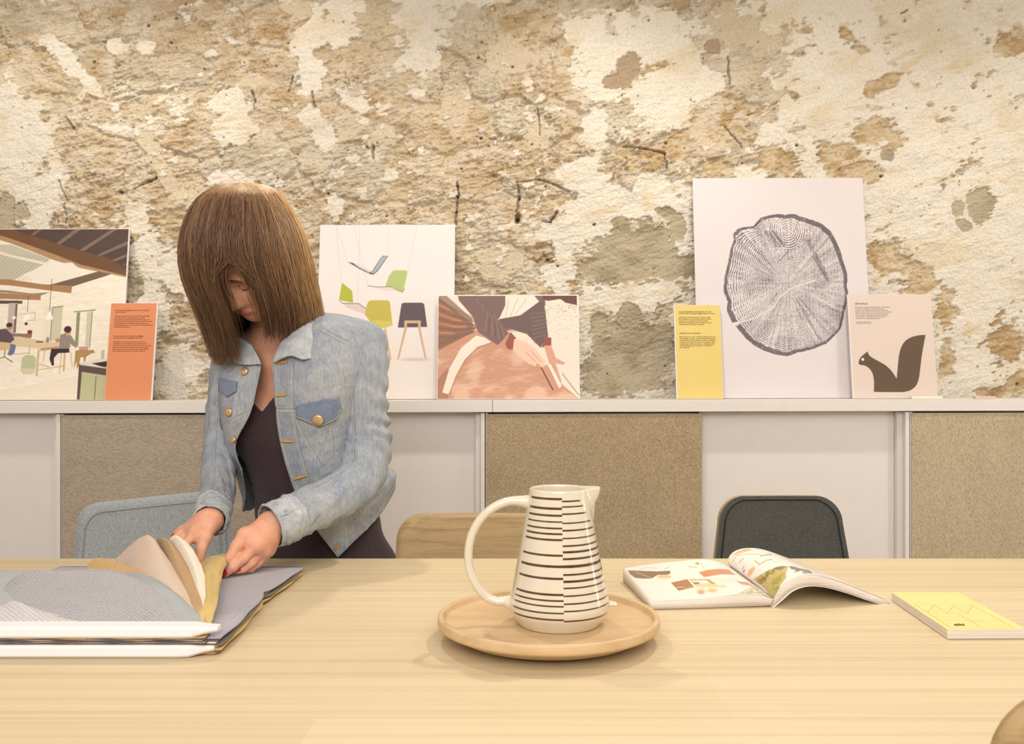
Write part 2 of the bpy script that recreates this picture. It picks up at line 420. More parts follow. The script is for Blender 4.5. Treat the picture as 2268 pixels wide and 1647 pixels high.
    grey = [(1400, 565, 130, 72, -18), (1370, 590, 90, 50, 0), (1480, 590, 70, 34, 10), (1530, 590, 40, 26, 0), (1395, 700, 26, 34, 0), (1400, 790, 110, 96, 0), (1345, 830, 70, 60, 0), (1460, 770, 40, 80, 0), (1325, 715, 22, 30, 0),
            (1375, 495, 26, 20, 0), (1475, 475, 40, 14, 20), (1500, 505, 20, 36, 0), (2165, 455, 34, 42, 20), (2118, 462, 18, 22, 0), (2130, 500, 22, 14, 20), (15, 470, 30, 45, 0), (48, 470, 22, 24, 0),
            (1960, 345, 18, 20, 0), (1575, 103, 22, 18, 0), (1270, 235, 20, 10, 0), (1390, 155, 30, 44, 20), (1360, 180, 26, 20, 0)]
    brown = [(2035, 625, 50, 50, 0), (1960, 560, 55, 55, 30), (2090, 690, 28, 60, 0), (2095, 790, 22, 60, 0), (2220, 760, 60, 70, 0), (2250, 850, 50, 50, 0), (1930, 300, 80, 40, 10), (1860, 340, 60, 40, 0), (1950, 190, 60, 22, -30), (1875, 85, 50, 16, 38),
             (1720, 360, 60, 40, 0), (1610, 290, 56, 40, 0), (1590, 370, 60, 30, 0), (1650, 240, 40, 36, 0), (2180, 870, 40, 14, 0), (1900, 380, 70, 40, 0), (1420, 350, 80, 36, 0), (1500, 330, 50, 40, 0), (2240, 100, 50, 40, 0)]
    mw = np.maximum(ell(white), (sst(1650, 1850, X) * .55 - .12 + (fbm(X / 130, Y / 120, 4, 601) - .5) * .5))
    mw = sst(-.02, .035, mw + rag * 1.45 + ragf * .45 - .12 - .02 * (X < 1250))
    mb = sst(-.04, .16, ell(beige) + rag * 1.7 + ragf * .5 - .16)
    mg = sst(-.01, .02, ell(grey) + rag * .9 + ragf * .6 - .13)
    mr = sst(-.05, .14, ell(brown) + rag * 1.9 + ragf * .6 - .22)
    low = .009 + (mid - .5) * .014 + (fin2 - .5) * .0042 + (ridg - .7) * .0025 * (.4 + mid) + (fine - .5) * .0052 + sst(.50, .55, chip) * .0016 * sst(.40, .6, mid)
    h = h * (1 - mb) + (low * .8 + .002) * mb
    col = mixc(col, lin((222, 207, 180)), mb * .9)
    h = h * (1 - mw) + (low + .0055) * mw
    stain = sst(.5, .75, fbm(X / 70 + 9, Y / 70, 5, 651))
    wc = mixc(np.broadcast_to(lin((240, 232, 217)), X.shape + (3,)), lin((232, 218, 190)), stain * .8)
    wc = mixc(wc, lin((222, 196, 146)), sst(.66, .8, fbm(X / 34 + 9, Y / 20, 5, 751)) * .5)
    col = col * (1 - mw[..., None]) + wc * mw[..., None]
    h = h * (1 - mr) + ((low * .8) + (fine - .5) * .010 + (chip - .5) * .008) * mr
    rc = mixc(np.broadcast_to(lin((220, 202, 170)), X.shape + (3,)), lin((192, 162, 118)), sst(.40, .62, chip * .5 + mid * .5))
    col = col * (1 - mr[..., None]) + rc * mr[..., None]
    h = h * (1 - mg) + (low + .001 + (fine - .5) * .001) * mg
    gc = mixc(np.broadcast_to(lin((196, 183, 158)), X.shape + (3,)), lin((176, 162, 136)), sst(.4, .7, mid))
    gc = mixc(gc, lin((184, 164, 138)), (Y < 260) * 1.0)
    col = col * (1 - mg[..., None]) + gc * mg[..., None]
    # cracks between stones and small holes
    wavy = 8 * w3
    def crack(pts, wdt=2.2, dep=.012, c=(70, 48, 30)):
        nonlocal h, col
        for (x1, y1), (x2, y2) in zip(pts[:-1], pts[1:]):
            dx, dy = x2 - x1, y2 - y1; tt = np.clip(((X + wavy - x1) * dx + (Y + 6 * w4 - y1) * dy) / (dx * dx + dy * dy), 0, 1)
            d = np.hypot(X + wavy - x1 - tt * dx, Y + 6 * w4 - y1 - tt * dy)
            m = sst(wdt * 1.7, wdt * .3, d); h = h - dep * m; col = mixc(col, lin(c), m * .55)
    crack([(1012, 405), (1016, 430), (1010, 470), (1012, 500)]); crack([(1146, 405), (1150, 440), (1144, 470)], 2.5)
    crack([(1148, 478), (1147, 492)], 5, .02, (35, 22, 14)); crack([(560, 205), (565, 225), (563, 245)]); crack([(695, 205), (700, 240)], 2)
    crack([(1380, 325), (1430, 330), (1472, 342), (1474, 375)], 2); crack([(1608, 130), (1614, 190)], 1.6); crack([(1606, 280), (1630, 310), (1640, 330)], 1.5)
    crack([(828, 325), (829, 352)], 2.2); crack([(150, 260), (165, 285)], 3); crack([(1150, 405), (1195, 398), (1262, 425)], 2); crack([(1200, 492), (1220, 492), (1232, 470)], 2.5)
    crack([(300, 420), (330, 402), (346, 395)], 2.2); crack([(135, 400), (150, 440), (150, 500)], 1.6); crack([(650, 170), (640, 205)], 1.3); crack([(1190, 240), (1196, 300)], 1.4)
    for hx, hy, r in [(211, 138, 4), (268, 425, 5), (414, 12, 4), (391, 41, 4), (330, 58, 4), (347, 393, 4), (814, 327, 4), (1013, 413, 4), (1013, 436, 4), (1066, 307, 3.5), (1096, 309, 4), (1060, 130, 3), (1147, 487, 6), (728, 430, 3), (857, 480, 3),
                      (1208, 413, 3), (1213, 575, 3), (1235, 590, 3), (1950, 391, 4), (1761, 324, 4), (1806, 345, 3), (2250, 850, 4), (1135, 150, 3), (1022, 375, 3), (1178, 320, 2.5), (640, 100, 3), (455, 155, 3), (380, 95, 3.5), (1474, 318, 3), (1315, 498, 4)]:
        m = sst(r * 1.25, r * .5, np.hypot(X - hx + 3 * w3, (Y - hy) * 1.3)); h = h - .012 * m; col = mixc(col, lin((60, 40, 26)), m * .8)
    for k_ in range(260):
        hx, hy, r = rng.uniform(-20, 2290), rng.uniform(0, 880), rng.uniform(1.2, 2.6)
        m = None
        j0, j1 = np.searchsorted(xs, [hx - 8, hx + 8]); i0, i1 = np.searchsorted(ys, [hy - 8, hy + 8])
        if j1 <= j0 or i1 <= i0: continue
        s_ = (slice(i0, i1), slice(j0, j1)); m = sst(r * 1.3, r * .5, np.hypot(X[s_] - hx, Y[s_] - hy))
        h[s_] -= .006 * m; col[s_] = mixc(col[s_], lin((96, 70, 46)), m * .6)
    h = np.clip(h, -.03, .034)
    G = np.stack([(X - CX) * DW / F, DW - h, CAMZ - (Y - CY) * DW / F], -1)
    G[..., 2] = np.clip(G[..., 2], 0, ZT)
    nv, nu = X.shape
    m = attr_mat('rough_stone_and_plaster', .92, .15, .17, 150, .9, .004)
    o = mk('wall_back', G.reshape(-1, 3), grid_faces(nv, nu)[:, ::-1], m, None, True, col=col.reshape(-1, 3))
    o['kind'] = 'structure'
    return o
build_wall()

# ------------------------------------------------------------------ sideboards under the wall
def cz(x, z): return z + .0026 * x          # the run of worktops climbs slightly to the right
TH = .0362
def skew(mb): mb.v = [(x, y, cz(x, z)) for x, y, z in mb.v]; return mb
def px2x(px, D=DC): return (px - CX) * D / F
seam = px2x(1091)
for x0, x1, lab in ((-XW, seam - .0006, 'long white worktop running left from the joint, holding the orange board'),
                    (seam + .0006, XW, 'long white worktop running right from the joint, holding the yellow board')):
    o = skew(MB().box(x0, x1, DC, DW - .035, ZC - TH, ZC)).build('worktop', M_white, bevel=.0012)
    tag(o, lab, 'worktop')
M_gap = flat_mat('dark_gap', (60, 48, 36), .8, .1)
M_fab = [fabric_mat('brown_grey_linen', (150, 136, 118), (196, 182, 164), 420, stretch=(.25, 1, 1.6)),
         fabric_mat('olive_brown_felt', (140, 122, 94), (200, 180, 148), 330),
         fabric_mat('beige_linen', (164, 148, 120), (210, 194, 168), 420, stretch=(1, 1, .35))]
zt = ZC - TH
labs = ['white sideboard unit at the left edge of the picture, behind the light grey chair',
        'white sideboard unit behind the woman with a brown-grey linen door',
        'white sideboard unit behind the jug with an olive-brown felt door',
        'white sideboard unit at the right edge with a beige linen door']
for i, (p0, pm, p1) in enumerate(((-813, -332, 129), (131, 612, 1073.5), (1075.5, 1556, 2018), (2020, 2501, 2700))):
    x0, xm, x1 = px2x(p0), px2x(pm), min(px2x(p1), XW - .01); zs = zt - .003
    x0 = max(x0, -XW + .01)
    t = thing('sideboard', ((x0 + x1) / 2, DC + .1, 0), labs[i], 'cabinet')
    b = MB()
    b.box(x0, x0 + .006, DC + .012, DW - .04, 0.04, zs); b.box(x1 - .012, x1, DC + .012, DW - .04, 0.04, zs)
    b.box(x0 + .006, x1 - .012, DW - .06, DW - .04, 0.04, zs); b.box(x0 + .006, x1 - .012, DC + .07, DW - .06, .04, .07)
    skew(b).build('body', M_white, t, bevel=.001)
    skew(MB().box(x0 + .03, x1 - .03, DC + .06, DW - .06, 0, .04)).build('plinth', M_gap, t)
    skew(MB().box(x0 + .002, min(xm, x1), DC + .008, DC + .03, .06, zs - .003)).build('fabric_door', [M_fab[max(0, i - 1)]], t, bevel=.002)
    if i < 3:
        skew(MB().box(xm + .001, x1 - .03, DC + .056, DC + .066, .07, zs)).build('white_door', M_white, t)
        skew(MB().box(x1 - .029, x1 - .012, DC + .034, DC + .066, .06, zs)).build('door_stile', M_white, t, bevel=.001)

# ------------------------------------------------------------------ boards leaning on the worktop
def text_verts(s, bold=0):
    cu = bpy.data.curves.new('t', 'FONT'); cu.body = s; cu.size = 1; cu.resolution_u = 2
    if bold: cu.offset = bold
    ob = bpy.data.objects.new('t', cu); C.objects.link(ob)
    dg = bpy.context.evaluated_depsgraph_get(); dg.update()
    me = bpy.data.meshes.new_from_object(ob.evaluated_get(dg))
    v = np.array([x.co[:] for x in me.vertices]) if len(me.vertices) else np.zeros((0, 3))
    f = [tuple(p.vertices) for p in me.polygons]
    bpy.data.objects.remove(ob); bpy.data.curves.remove(cu); bpy.data.meshes.remove(me)
    return v, f
class Board:
    """x0,x1: bottom px; ytop: px of the upper edge; D0 depth of the foot; lean: how far the top goes back"""
    def __init__(s, x0, x1, ytop, D0, lean, label, th=.008, cat='display board', name='display_board'):
        s.x0, s.x1, s.D0 = x0, x1, D0
        X0, X1 = (x0 - CX) * D0 / F, (x1 - CX) * D0 / F
        s.w = X1 - X0; Dt = D0 + lean; xm = (X0 + X1) / 2; z0 = cz(xm, ZC) + .0008
        zt_ = CAMZ - (ytop - CY) * Dt / F; s.H = math.hypot(lean, zt_ - z0)
        s.O = np.array([X0, D0, z0]); s.ux = np.array([1, 0, .0026]); s.uz = np.array([0, lean, zt_ - z0]) / s.H
        s.n = np.cross(s.ux, s.uz); s.n /= np.linalg.norm(s.n)
        if s.n[1] > 0: s.n = -s.n
        s.th = th; s.t = thing(name, tuple(s.O + s.ux * s.w / 2), label, cat)
        b = MB(); c = [s.at(0, 0), s.at(s.w, 0), s.at(s.w, s.H), s.at(0, s.H)]
        back = [p - s.n * th for p in c]
        b.add(c + back, [(0, 1, 2, 3), (7, 6, 5, 4), (0, 4, 5, 1), (1, 5, 6, 2), (2, 6, 7, 3), (3, 7, 4, 0)])
        b.build('board', M_board, s.t, bevel=.0006)
    def at(s, a, b, off=0): return s.O + s.ux * a + s.uz * b + s.n * off
    def sc(s): return s.w / (s.x1 - s.x0)          # metres per photo pixel at the foot
    def print_(s, colors, a0, a1, b0, b1, name='print', label=None):
        ny, nx, _ = colors.shape
        a = np.linspace(a0, a1, nx); b = np.linspace(b1, b0, ny)
        A, B = np.meshgrid(a, b)
        G = s.O + A[..., None] * s.ux + B[..., None] * s.uz + s.n * .0004
        return mk(name, G.reshape(-1, 3), grid_faces(ny, nx)[:, ::-1], M_print, s.t, False, col=colors.reshape(-1, 3), label=label)
    def text(s, lines, mat, name='lettering', bold=0):
        """lines: (text, left fraction, baseline fraction from the top, width fraction or None, size m)"""
        mb = MB()
        for txt, fx, fy, fw, size in lines:
            v, f = text_verts(txt, bold)
            if not len(v): continue
            wd = v[:, 0].max(); sx = fw * s.w / wd if fw else size
            for p in v: pass
            mb.add([s.at(fx * s.w + p[0] * sx, s.H * (1 - fy) + p[1] * size, .0007) for p in v], f)
        return mb.build(name, mat, s.t)
    def plates(s, polys, name, label=None, mat=None, step=1e3):
        mb = MB()
        for pts in polys:
            p, f = fill2d(pts, .02)
            mb.add([s.at(q[0], q[1], .0006) for q in p], f)
        return mb.build(name, mat or M_ink, s.t, label=label)

class Cv:
    """small raster drawn from polygons, in the pixel frame (x0..x1, y0..y1) of the drawing"""
    def __init__(s, x0, x1, y0, y1, nx, ny, base, k=1.0):
        s.X, s.Y = np.meshgrid(np.linspace(x0, x1, nx), np.linspace(y0, y1, ny)); s.c = np.zeros((ny, nx, 3)) + lin(base); s.k = k
    def put(s, m, c, a=1.0):
        m = np.asarray(m, float) * a
        s.c = mixc(s.c, c if isinstance(c, np.ndarray) and c.ndim == 3 else lin(c), m)
    def poly(s, pts, c, a=1.0):
        dx = (s.X[0, 1] - s.X[0, 0]) * .25; dy = (s.Y[1, 0] - s.Y[0, 0]) * .25
        s.put(sum(inpoly(s.X + i * dx, s.Y + j * dy, pts).astype(float) for i in (-1, 1) for j in (-1, 1)) / 4, c, a)
    def blob(s, cx, cy, rx, ry, c, a=1.0, soft=.15, ang=0):
        g = math.radians(ang); dx, dy = s.X - cx, s.Y - cy
        r = np.hypot((dx * math.cos(g) + dy * math.sin(g)) / rx, (-dx * math.sin(g) + dy * math.cos(g)) / ry)
        s.put(sst(1 + soft, 1 - soft, r), c, a)
    def line(s, pts, w, c, a=1.0):
        for (x1, y1), (x2, y2) in zip(pts[:-1], pts[1:]):
            dx, dy = x2 - x1, y2 - y1; t = np.clip(((s.X - x1) * dx + (s.Y - y1) * dy) / (dx * dx + dy * dy + 1e-9), 0, 1)
            d = np.hypot(s.X - x1 - t * dx, s.Y - y1 - t * dy); s.put(sst(w / 2 + .6 * s.k, w / 2 - .6 * s.k, d), c, a)
    def mul(s, f): s.c = np.clip(s.c * (f if f.ndim == 3 else f[..., None]), 0, 1)
# ---- 1 interior photograph at the left edge (drawn in crop units, 3.922 per photo pixel)
def cropf(x0, x1, y0, y1): return x0, x1, y0, y1
bd = Board(-190, 265.5, 507, 2.915, .075, 'large photo board of a white loft room with dark beams, left of the orange board')
k = 3.922
cv = Cv(-190 * k, 268 * k, 106, 1585, 458, 377, (242, 232, 216), 4)
DK, DK2, WD = (84, 68, 62), (62, 50, 46), (120, 90, 66)
cv.poly([(-800, 40), (1060, 40), (1060, 520), (920, 480), (0, 190), (-800, -60)], DK)
for q in ([(400, 235), (560, 110), (620, 106), (440, 245)], [(620, 290), (900, 106), (950, 106), (660, 300)], [(780, 335), (1060, 205), (1060, 240), (810, 345)], [(910, 385), (1060, 320), (1060, 345), (950, 390)], [(170, 150), (240, 106), (270, 106), (200, 160)], [(1000, 430), (1060, 410), (1060, 425)]):
    cv.poly(q, (128, 106, 94)); 
cv.poly([(-800, -150), (0, 106), (430, 240), (900, 370), (1060, 470), (1060, 530), (700, 460), (400, 380), (0, 230), (-800, 0)], (112, 80, 56))
cv.poly([(-800, -40), (0, 190), (400, 330), (640, 420), (1040, 515), (1040, 530), (640, 450), (380, 375), (0, 225), (-800, 10)], (176, 140, 104))
cv.mul(1 + .22 * (fbm(cv.X / 60, cv.Y / 14, 4, 5) - .5))
cv.poly([(-800, 240), (0, 240), (360, 370), (300, 430), (140, 500), (40, 560), (-800, 560)], (196, 190, 172))
for i in range(14): cv.line([(-300 + i * 38, 560), (-80 + i * 38, 330)], 4, (120, 116, 104), .6)
cv.poly([(-400, 200), (0, 330), (330, 400), (310, 420), (0, 352), (-400, 240)], (230, 222, 206))
cv.poly([(360, 600), (800, 480), (920, 505), (580, 612), (490, 640)], (118, 98, 84))
cv.poly([(300, 420), (560, 400), (640, 470), (640, 520), (330, 590), (140, 510)], (238, 230, 218))
for y0 in (547, 668):
    cv.poly([(-800, y0 - 10), (0, y0), (300, y0 + 20 if y0 > 600 else 590), (300 if y0 > 600 else 575, y0 + 60), (300 if y0 > 600 else 570, y0 + 62 if y0 > 600 else 672), (0, y0 + 52), (-800, y0 + 40)], (170, 130, 92))
cv.poly([(-800, 600), (0, 645), (220, 672), (380, 660), (300, 690), (0, 665), (-800, 640)], (150, 132, 116))
cv.poly([(-800, 720), (140, 735), (140, 760), (-800, 760)], (92, 74, 78))
cv.poly([(20, 755), (100, 755), (100, 1020), (20, 1020)], (196, 180, 172)); cv.poly([(80, 760), (98, 760), (98, 1010), (80, 1010)], (120, 98, 92))
cv.poly([(345, 790), (505, 770), (505, 1120), (345, 1130)], (234, 224, 204)); cv.poly([(415, 795), (505, 785), (500, 1080), (415, 1080)], (206, 202, 176))
cv.line([(412, 800), (412, 1080)], 7, (120, 112, 88)); cv.line([(412, 795), (505, 785)], 7, (120, 112, 88))
cv.poly([(605, 828), (800, 812), (800, 822), (605, 838)], (142, 146, 108)); cv.poly([(632, 838), (662, 836), (662, 1130), (632, 1110)], (142, 146, 108)); cv.poly([(722, 835), (775, 830), (768, 1140), (722, 1120)], (206, 200, 180)); cv.line([(770, 830), (765, 1150)], 8, (142, 146, 108))
for i, (x, y) in enumerate(((190, 880), (388, 870))):
    cv.line([(x, 545 if i else 690), (x, y - 30)], 5, (60, 50, 46)); cv.poly([(x - 12, y - 40), (x + 12, y - 40), (x + 36, y + 28), (x - 36, y + 28)], (250, 246, 236))
cv.line([(75, 860), (260, 840), (262, 905), (190, 905)], 3, (120, 110, 100)); cv.blob(75, 882, 16, 14, (246, 240, 230)); cv.blob(187, 935, 14, 13, (60, 48, 44))
cv.poly([(205, 992), (246, 992), (246, 1050), (205, 1050)], (120, 50, 38)); cv.poly([(-800, 1015), (240, 1020), (240, 1060), (-800, 1070)], (150, 118, 106))
cv.poly([(-300, 1060), (130, 1045), (595, 1120), (330, 1150), (-300, 1090)], (222, 200, 168)); cv.poly([(330, 1148), (595, 1118), (595, 1140), (330, 1170)], (184, 154, 118))
for a, b in (((232, 1120), (232, 1200)), ((315, 1160), (312, 1380)), ((548, 1135), (548, 1340)), ((372, 1160), (362, 1260)), ((520, 1190), (510, 1365)), ((600, 1180), (620, 1300)), ((320, 1332), (545, 1300)), ((100, 1200), (235, 1185)), ((330, 1280), (420, 1310))):
    cv.line([a, b], 17 if a[0] in (315, 548) else 8, (204, 176, 140))
cv.poly([(-60, 985), (10, 975), (60, 1020), (95, 1070), (60, 1100), (-60, 1090)], (98, 84, 92)); cv.blob(40, 958, 28, 30, (190, 140, 110)); cv.blob(38, 945, 28, 20, (70, 50, 44)); cv.poly([(40, 1100), (112, 1120), (100, 1190), (70, 1210), (40, 1200), (60, 1140)], (110, 118, 150))
cv.poly([(-60, 1095), (60, 1100), (55, 1160), (-60, 1165)], (216, 184, 140)); cv.line([(15, 1165), (15, 1220), (90, 1265)], 7, (70, 60, 58)); cv.line([(15, 1220), (-40, 1240)], 7, (70, 60, 58))
cv.poly([(500, 1030), (560, 1010), (600, 1045), (660, 1130), (640, 1145), (590, 1110), (585, 1150), (500, 1160), (490, 1080)], (150, 138, 130)); cv.blob(565, 1010, 24, 30, (206, 160, 130)); cv.blob(560, 985, 34, 30, (74, 46, 50))
cv.poly([(425, 1150), (585, 1150), (590, 1185), (490, 1190), (455, 1230), (460, 1295), (440, 1295), (415, 1240)], (62, 48, 52))
cv.poly([(640, 1170), (700, 1150), (760, 1165), (800, 1160), (818, 1190), (790, 1190), (740, 1220), (735, 1260), (720, 1260), (715, 1225), (690, 1225), (680, 1300), (665, 1330), (655, 1260), (635, 1335), (640, 1230)], (176, 140, 92)); cv.poly([(660, 1135), (750, 1130), (755, 1165), (680, 1160)], (206, 150, 140))
cv.poly([(170, 1230), (200, 1205), (270, 1205), (300, 1240), (296, 1345), (270, 1370), (195, 1370), (168, 1340)], (190, 194, 158)); cv.poly([(170, 1320), (298, 1320), (290, 1350), (265, 1370), (195, 1370)], (214, 206, 176))
cv.blob(388, 1075, 14, 26, (150, 140, 124)); cv.blob(475, 1080, 18, 18, (200, 140, 90)); cv.poly([(280, 1085), (350, 1085), (350, 1100), (290, 1100)], (120, 104, 84))
cv.poly([(-800, 1600), (-800, 1560), (0, 1500), (380, 1440), (670, 1380), (670, 1600)], (232, 220, 200), .6)
cv.poly([(870, 1165), (900, 1160), (900, 1250), (870, 1240)], (196, 190, 160))
cv.poly([(680, 1280), (900, 1240), (1060, 1240), (1060, 1600), (680, 1600)], (98, 78, 74)); cv.poly([(680, 1275), (860, 1238), (1060, 1238), (1060, 1340), (690, 1290)], (226, 216, 200)); cv.poly([(790, 1278), (1060, 1240), (1060, 1320), (890, 1308)], (58, 42, 36))
cv.poly([(710, 1350), (1060, 1400), (1060, 1600), (705, 1600)], (188, 188, 150)); cv.line([(838, 1390), (836, 1600)], 6, (80, 70, 50))
bd.print_(cv.c, .002, bd.w - .003, .0015, bd.H - .002, 'printed_photo')

# ---- 2 poster of chairs on strings
bd = Board(697.5, 1004.5, 498, 2.912, .08, 'white poster of coloured chair shells hanging on strings, behind the photo of hands', cat='poster', name='poster')
k = 3.544
cv = Cv(697.5 * k - 680 * k, (1007 - 680) * k, 62, 1434, 308, 386, (232, 224, 222), 4)
cv.poly([(0, 1000), (1200, 1000), (1200, 1500), (0, 1500)], (234, 225, 218))
for p in ([(190, 70), (245, 520)], [(195, 70), (295, 360)], [(335, 70), (460, 550)], [(385, 70), (380, 670)], [(622, 70), (620, 310)], [(850, 70), (780, 430)]): cv.line(p, 2.5, (176, 168, 168), .7)
cv.poly([(290, 358), (330, 365), (400, 400), (480, 440), (495, 430), (555, 330), (580, 308), (620, 314), (540, 430), (505, 460), (480, 458), (390, 415)], (72, 80, 86)); cv.poly([(330, 362), (400, 385), (480, 432), (470, 445), (380, 400)], (214, 206, 208))
cv.poly([(505, 425), (560, 328), (585, 312), (612, 318), (535, 425), (510, 448), (480, 448)], (162, 176, 180))
cv.poly([(660, 430), (690, 424), (765, 428), (780, 440), (752, 580), (735, 602), (660, 560), (600, 555), (630, 470)], (176, 192, 118)); cv.poly([(458, 552), (560, 560), (640, 555), (740, 600), (600, 590), (500, 565)], (224, 210, 208)); cv.line([(458, 550), (560, 560), (640, 556), (740, 600), (755, 575)], 5, (94, 106, 66))
cv.poly([(250, 522), (335, 590), (345, 685), (230, 660)], (176, 178, 46)); cv.poly([(260, 680), (390, 685), (500, 768), (440, 775), (290, 720)], (216, 200, 198)); cv.line([(230, 662), (262, 690), (390, 690), (505, 770)], 5, (110, 90, 90))
cv.poly([(470, 672), (490, 664), (625, 664), (642, 680), (665, 860), (600, 882), (520, 880), (440, 775), (455, 700)], (190, 178, 70)); cv.poly([(500, 820), (660, 830), (668, 862), (600, 884), (520, 880)], (206, 194, 84))
cv.poly([(735, 692), (755, 683), (900, 684), (918, 695), (945, 876), (708, 880)], (86, 70, 74))
WO = (206, 172, 138)
for p in ([(760, 824), (892, 824), (892, 846), (782, 846), (782, 890), (720, 1130), (708, 1130), (760, 890)], [(870, 830), (892, 830), (892, 890), (945, 1130), (932, 1132), (872, 890)], [(592, 890), (615, 888), (662, 1130), (650, 1132)], [(540, 880), (520, 1130), (510, 1130), (520, 880)]): cv.poly(p, WO)
cv.blob(850, 1130, 110, 14, (208, 194, 186), .8, .6)
bd.print_(cv.c, .001, bd.w - .001, .001, bd.H - .001, 'printed_poster')

# ---- 3 photograph of hands shaping wood
bd = Board(967.5, 1284.5, 653, 2.878, .05, 'sepia photo board of hands bending a strip of wood, in front of the poster')
cv = Cv(1028, 2142, 612, 1430, 315, 232, (236, 222, 208), 4)
n1 = fbm(cv.X / 120, cv.Y / 90, 5, 21)
cv.poly([(1000, 600), (1330, 860), (1300, 930), (1000, 1040)], (150, 100, 70))
for i in range(9): cv.line([(1020, 640 + i * 38), (1160, 720 + i * 28), (1330, 800 + i * 12)], 14, (196, 150, 118) if i % 2 else (110, 76, 60), .55)
cv.poly([(1000, 1040), (1330, 900), (1560, 860), (1800, 990), (1900, 1200), (2020, 1330), (2150, 1440), (1000, 1440)], (200, 146, 116))
cv.put(sst(.4, .65, n1) * inpoly(cv.X, cv.Y, [(1000, 1060), (1400, 1000), (1800, 1100), (2000, 1340), (2150, 1440), (1000, 1440)]), (226, 188, 162), .8)
rs = np.random.RandomState(3)
for i in range(60):
    x, y = rs.uniform(1040, 1900), rs.uniform(1050, 1430); a = rs.uniform(-.6, .6); l = rs.uniform(40, 200)
    if y > 1060: cv.line([(x, y), (x + l * math.cos(a), y + l * math.sin(a))], 3, (240, 210, 186), .45)
cv.poly([(1020, 1290), (1100, 1190), (1150, 1240), (1110, 1430), (1020, 1430)], (150, 84, 58), .5)
cv.poly([(1090, 610), (1300, 800), (1300, 900), (1200, 960), (1030, 1050), (1030, 980), (1260, 860), (1030, 640), (1030, 610)], (128, 92, 74), .8)
cv.poly([(1180, 612), (1880, 612), (1880, 700), (1800, 640), (1500, 800), (1560, 830), (1600, 900), (1500, 1010), (1340, 900), (1300, 780), (1190, 650)], (120, 92, 86))
cv.poly([(1560, 612), (1790, 612), (1830, 660), (1680, 770), (1510, 800), (1560, 690)], (240, 226, 212)); 
for q in ([(1590, 640), (1560, 790)], [(1660, 630), (1600, 780)], [(1730, 640), (1640, 760)]): cv.line(q, 9, (208, 186, 168), .8)
cv.poly([(1510, 800), (1680, 770), (1830, 660), (1865, 660), (1880, 740), (1900, 940), (1840, 1030), (1730, 920), (1560, 870)], (106, 82, 78))
cv.poly([(1860, 612), (2132, 612), (2132, 690), (2040, 670), (2000, 640), (1900, 655), (1860, 640)], (104, 60, 50))
for i in range(7):
    cv.line([(1330 + i * 22, 640 + i * 20), (1420 + i * 18, 760 + i * 18), (1400 + i * 28, 900 + i * 14)], 8, (84, 62, 60) if i % 2 else (150, 122, 112), .6)
    cv.line([(1760 + i * 4, 760 + i * 32), (1880, 745 + i * 30)], 8, (150, 122, 112), .5)
cv.poly([(1065, 1380), (1120, 1190), (1210, 1030), (1330, 930), (1400, 950), (1450, 985), (1340, 1020), (1240, 1120), (1170, 1250), (1115, 1395)], (240, 226, 210)); cv.line([(1120, 1395), (1175, 1255), (1245, 1125), (1345, 1025), (1450, 990)], 9, (170, 120, 96), .7)
cv.poly([(1570, 890), (1700, 920), (1830, 1020), (1900, 1150), (1890, 1190), (1780, 1060), (1640, 960)], (238, 220, 202))
cv.poly([(1560, 1000), (1600, 900), (1645, 950), (1630, 1045), (1580, 1040)], (150, 74, 56)); cv.poly([(1850, 1030), (1870, 940), (1925, 950), (1925, 1010)], (150, 74, 56))
SK = (236, 198, 174)
cv.poly([(1630, 960), (1720, 980), (1800, 1040), (1870, 1130), (1880, 1190), (1860, 1190), (1810, 1150), (1800, 1180), (1750, 1150), (1780, 1180), (1700, 1120), (1620, 1050)], SK); cv.poly([(1865, 1015), (1925, 1010), (1960, 1110), (2035, 1150), (2020, 1165), (1960, 1155), (2005, 1300), (1990, 1310), (1960, 1240), (1975, 1330), (1955, 1320), (1930, 1240), (1900, 1130)], (214, 160, 134))
for q in ([(1720, 1060), (1800, 1140)], [(1760, 1050), (1840, 1140)], [(1930, 1150), (1965, 1280)]): cv.line(q, 6, (190, 130, 106), .8)
cv.poly([(1850, 1190), (1890, 1160), (1990, 1330), (1940, 1360)], (206, 150, 122)); cv.line([(1845, 1190), (1935, 1362)], 12, (110, 64, 46)); cv.poly([(1895, 1160), (1920, 1160), (2005, 1330), (1985, 1350)], (244, 232, 220))
cv.line([(2010, 1235), (2090, 1340), (2140, 1405)], 5, (70, 44, 36))
for i in range(110): cv.blob(rs.uniform(1880, 2132), 680 + abs(rs.normal(0, 130)), 3, 3, (90, 64, 52), .8, .4)
bd.print_(cv.c, .002, bd.w - .002, .002, bd.H - .003, 'printed_photo')

# ---- 4 / 5 narrow text boards
def lines(block, x, y0, dy, size, wfull, ref):
    return [(s, x, y0 + i * dy, None if i == 0 and False else wfull * len(s) / ref, size) for i, s in enumerate(block)]
bd = Board(230.5, 336.5, 671, 2.872, .05, 'narrow orange board with small dark text, in front of the loft photo')
bd.print_(np.zeros((12, 6, 3)) + lin((222, 144, 102)), .001, bd.w - .0035, .0012, bd.H - .001, 'orange_face', 'orange face')
h_ = bd.H; S = .0052
T = lines(["TRAVAILLER ENSEMBLE EN AYANT CONFIANCE", "DANS L'AUTRE"], .10, .0835, .0188, S, .73, 38)
T += lines(["Femmes et hommes qui avons choisi de travailler", "chez Alki croyons avec ambition au modèle", "économique coopératif. Nous bâtissons ainsi, en", "donnant du sens au collectif, une entreprise solide", "économiquement et humainement. Participer aussi", "à cette réussite, un choix inspiré de prestations de", "proximité de qualité."], .10, .141, .0188, S, .80, 51)
bd.text(T, M_inkred, bold=.012)
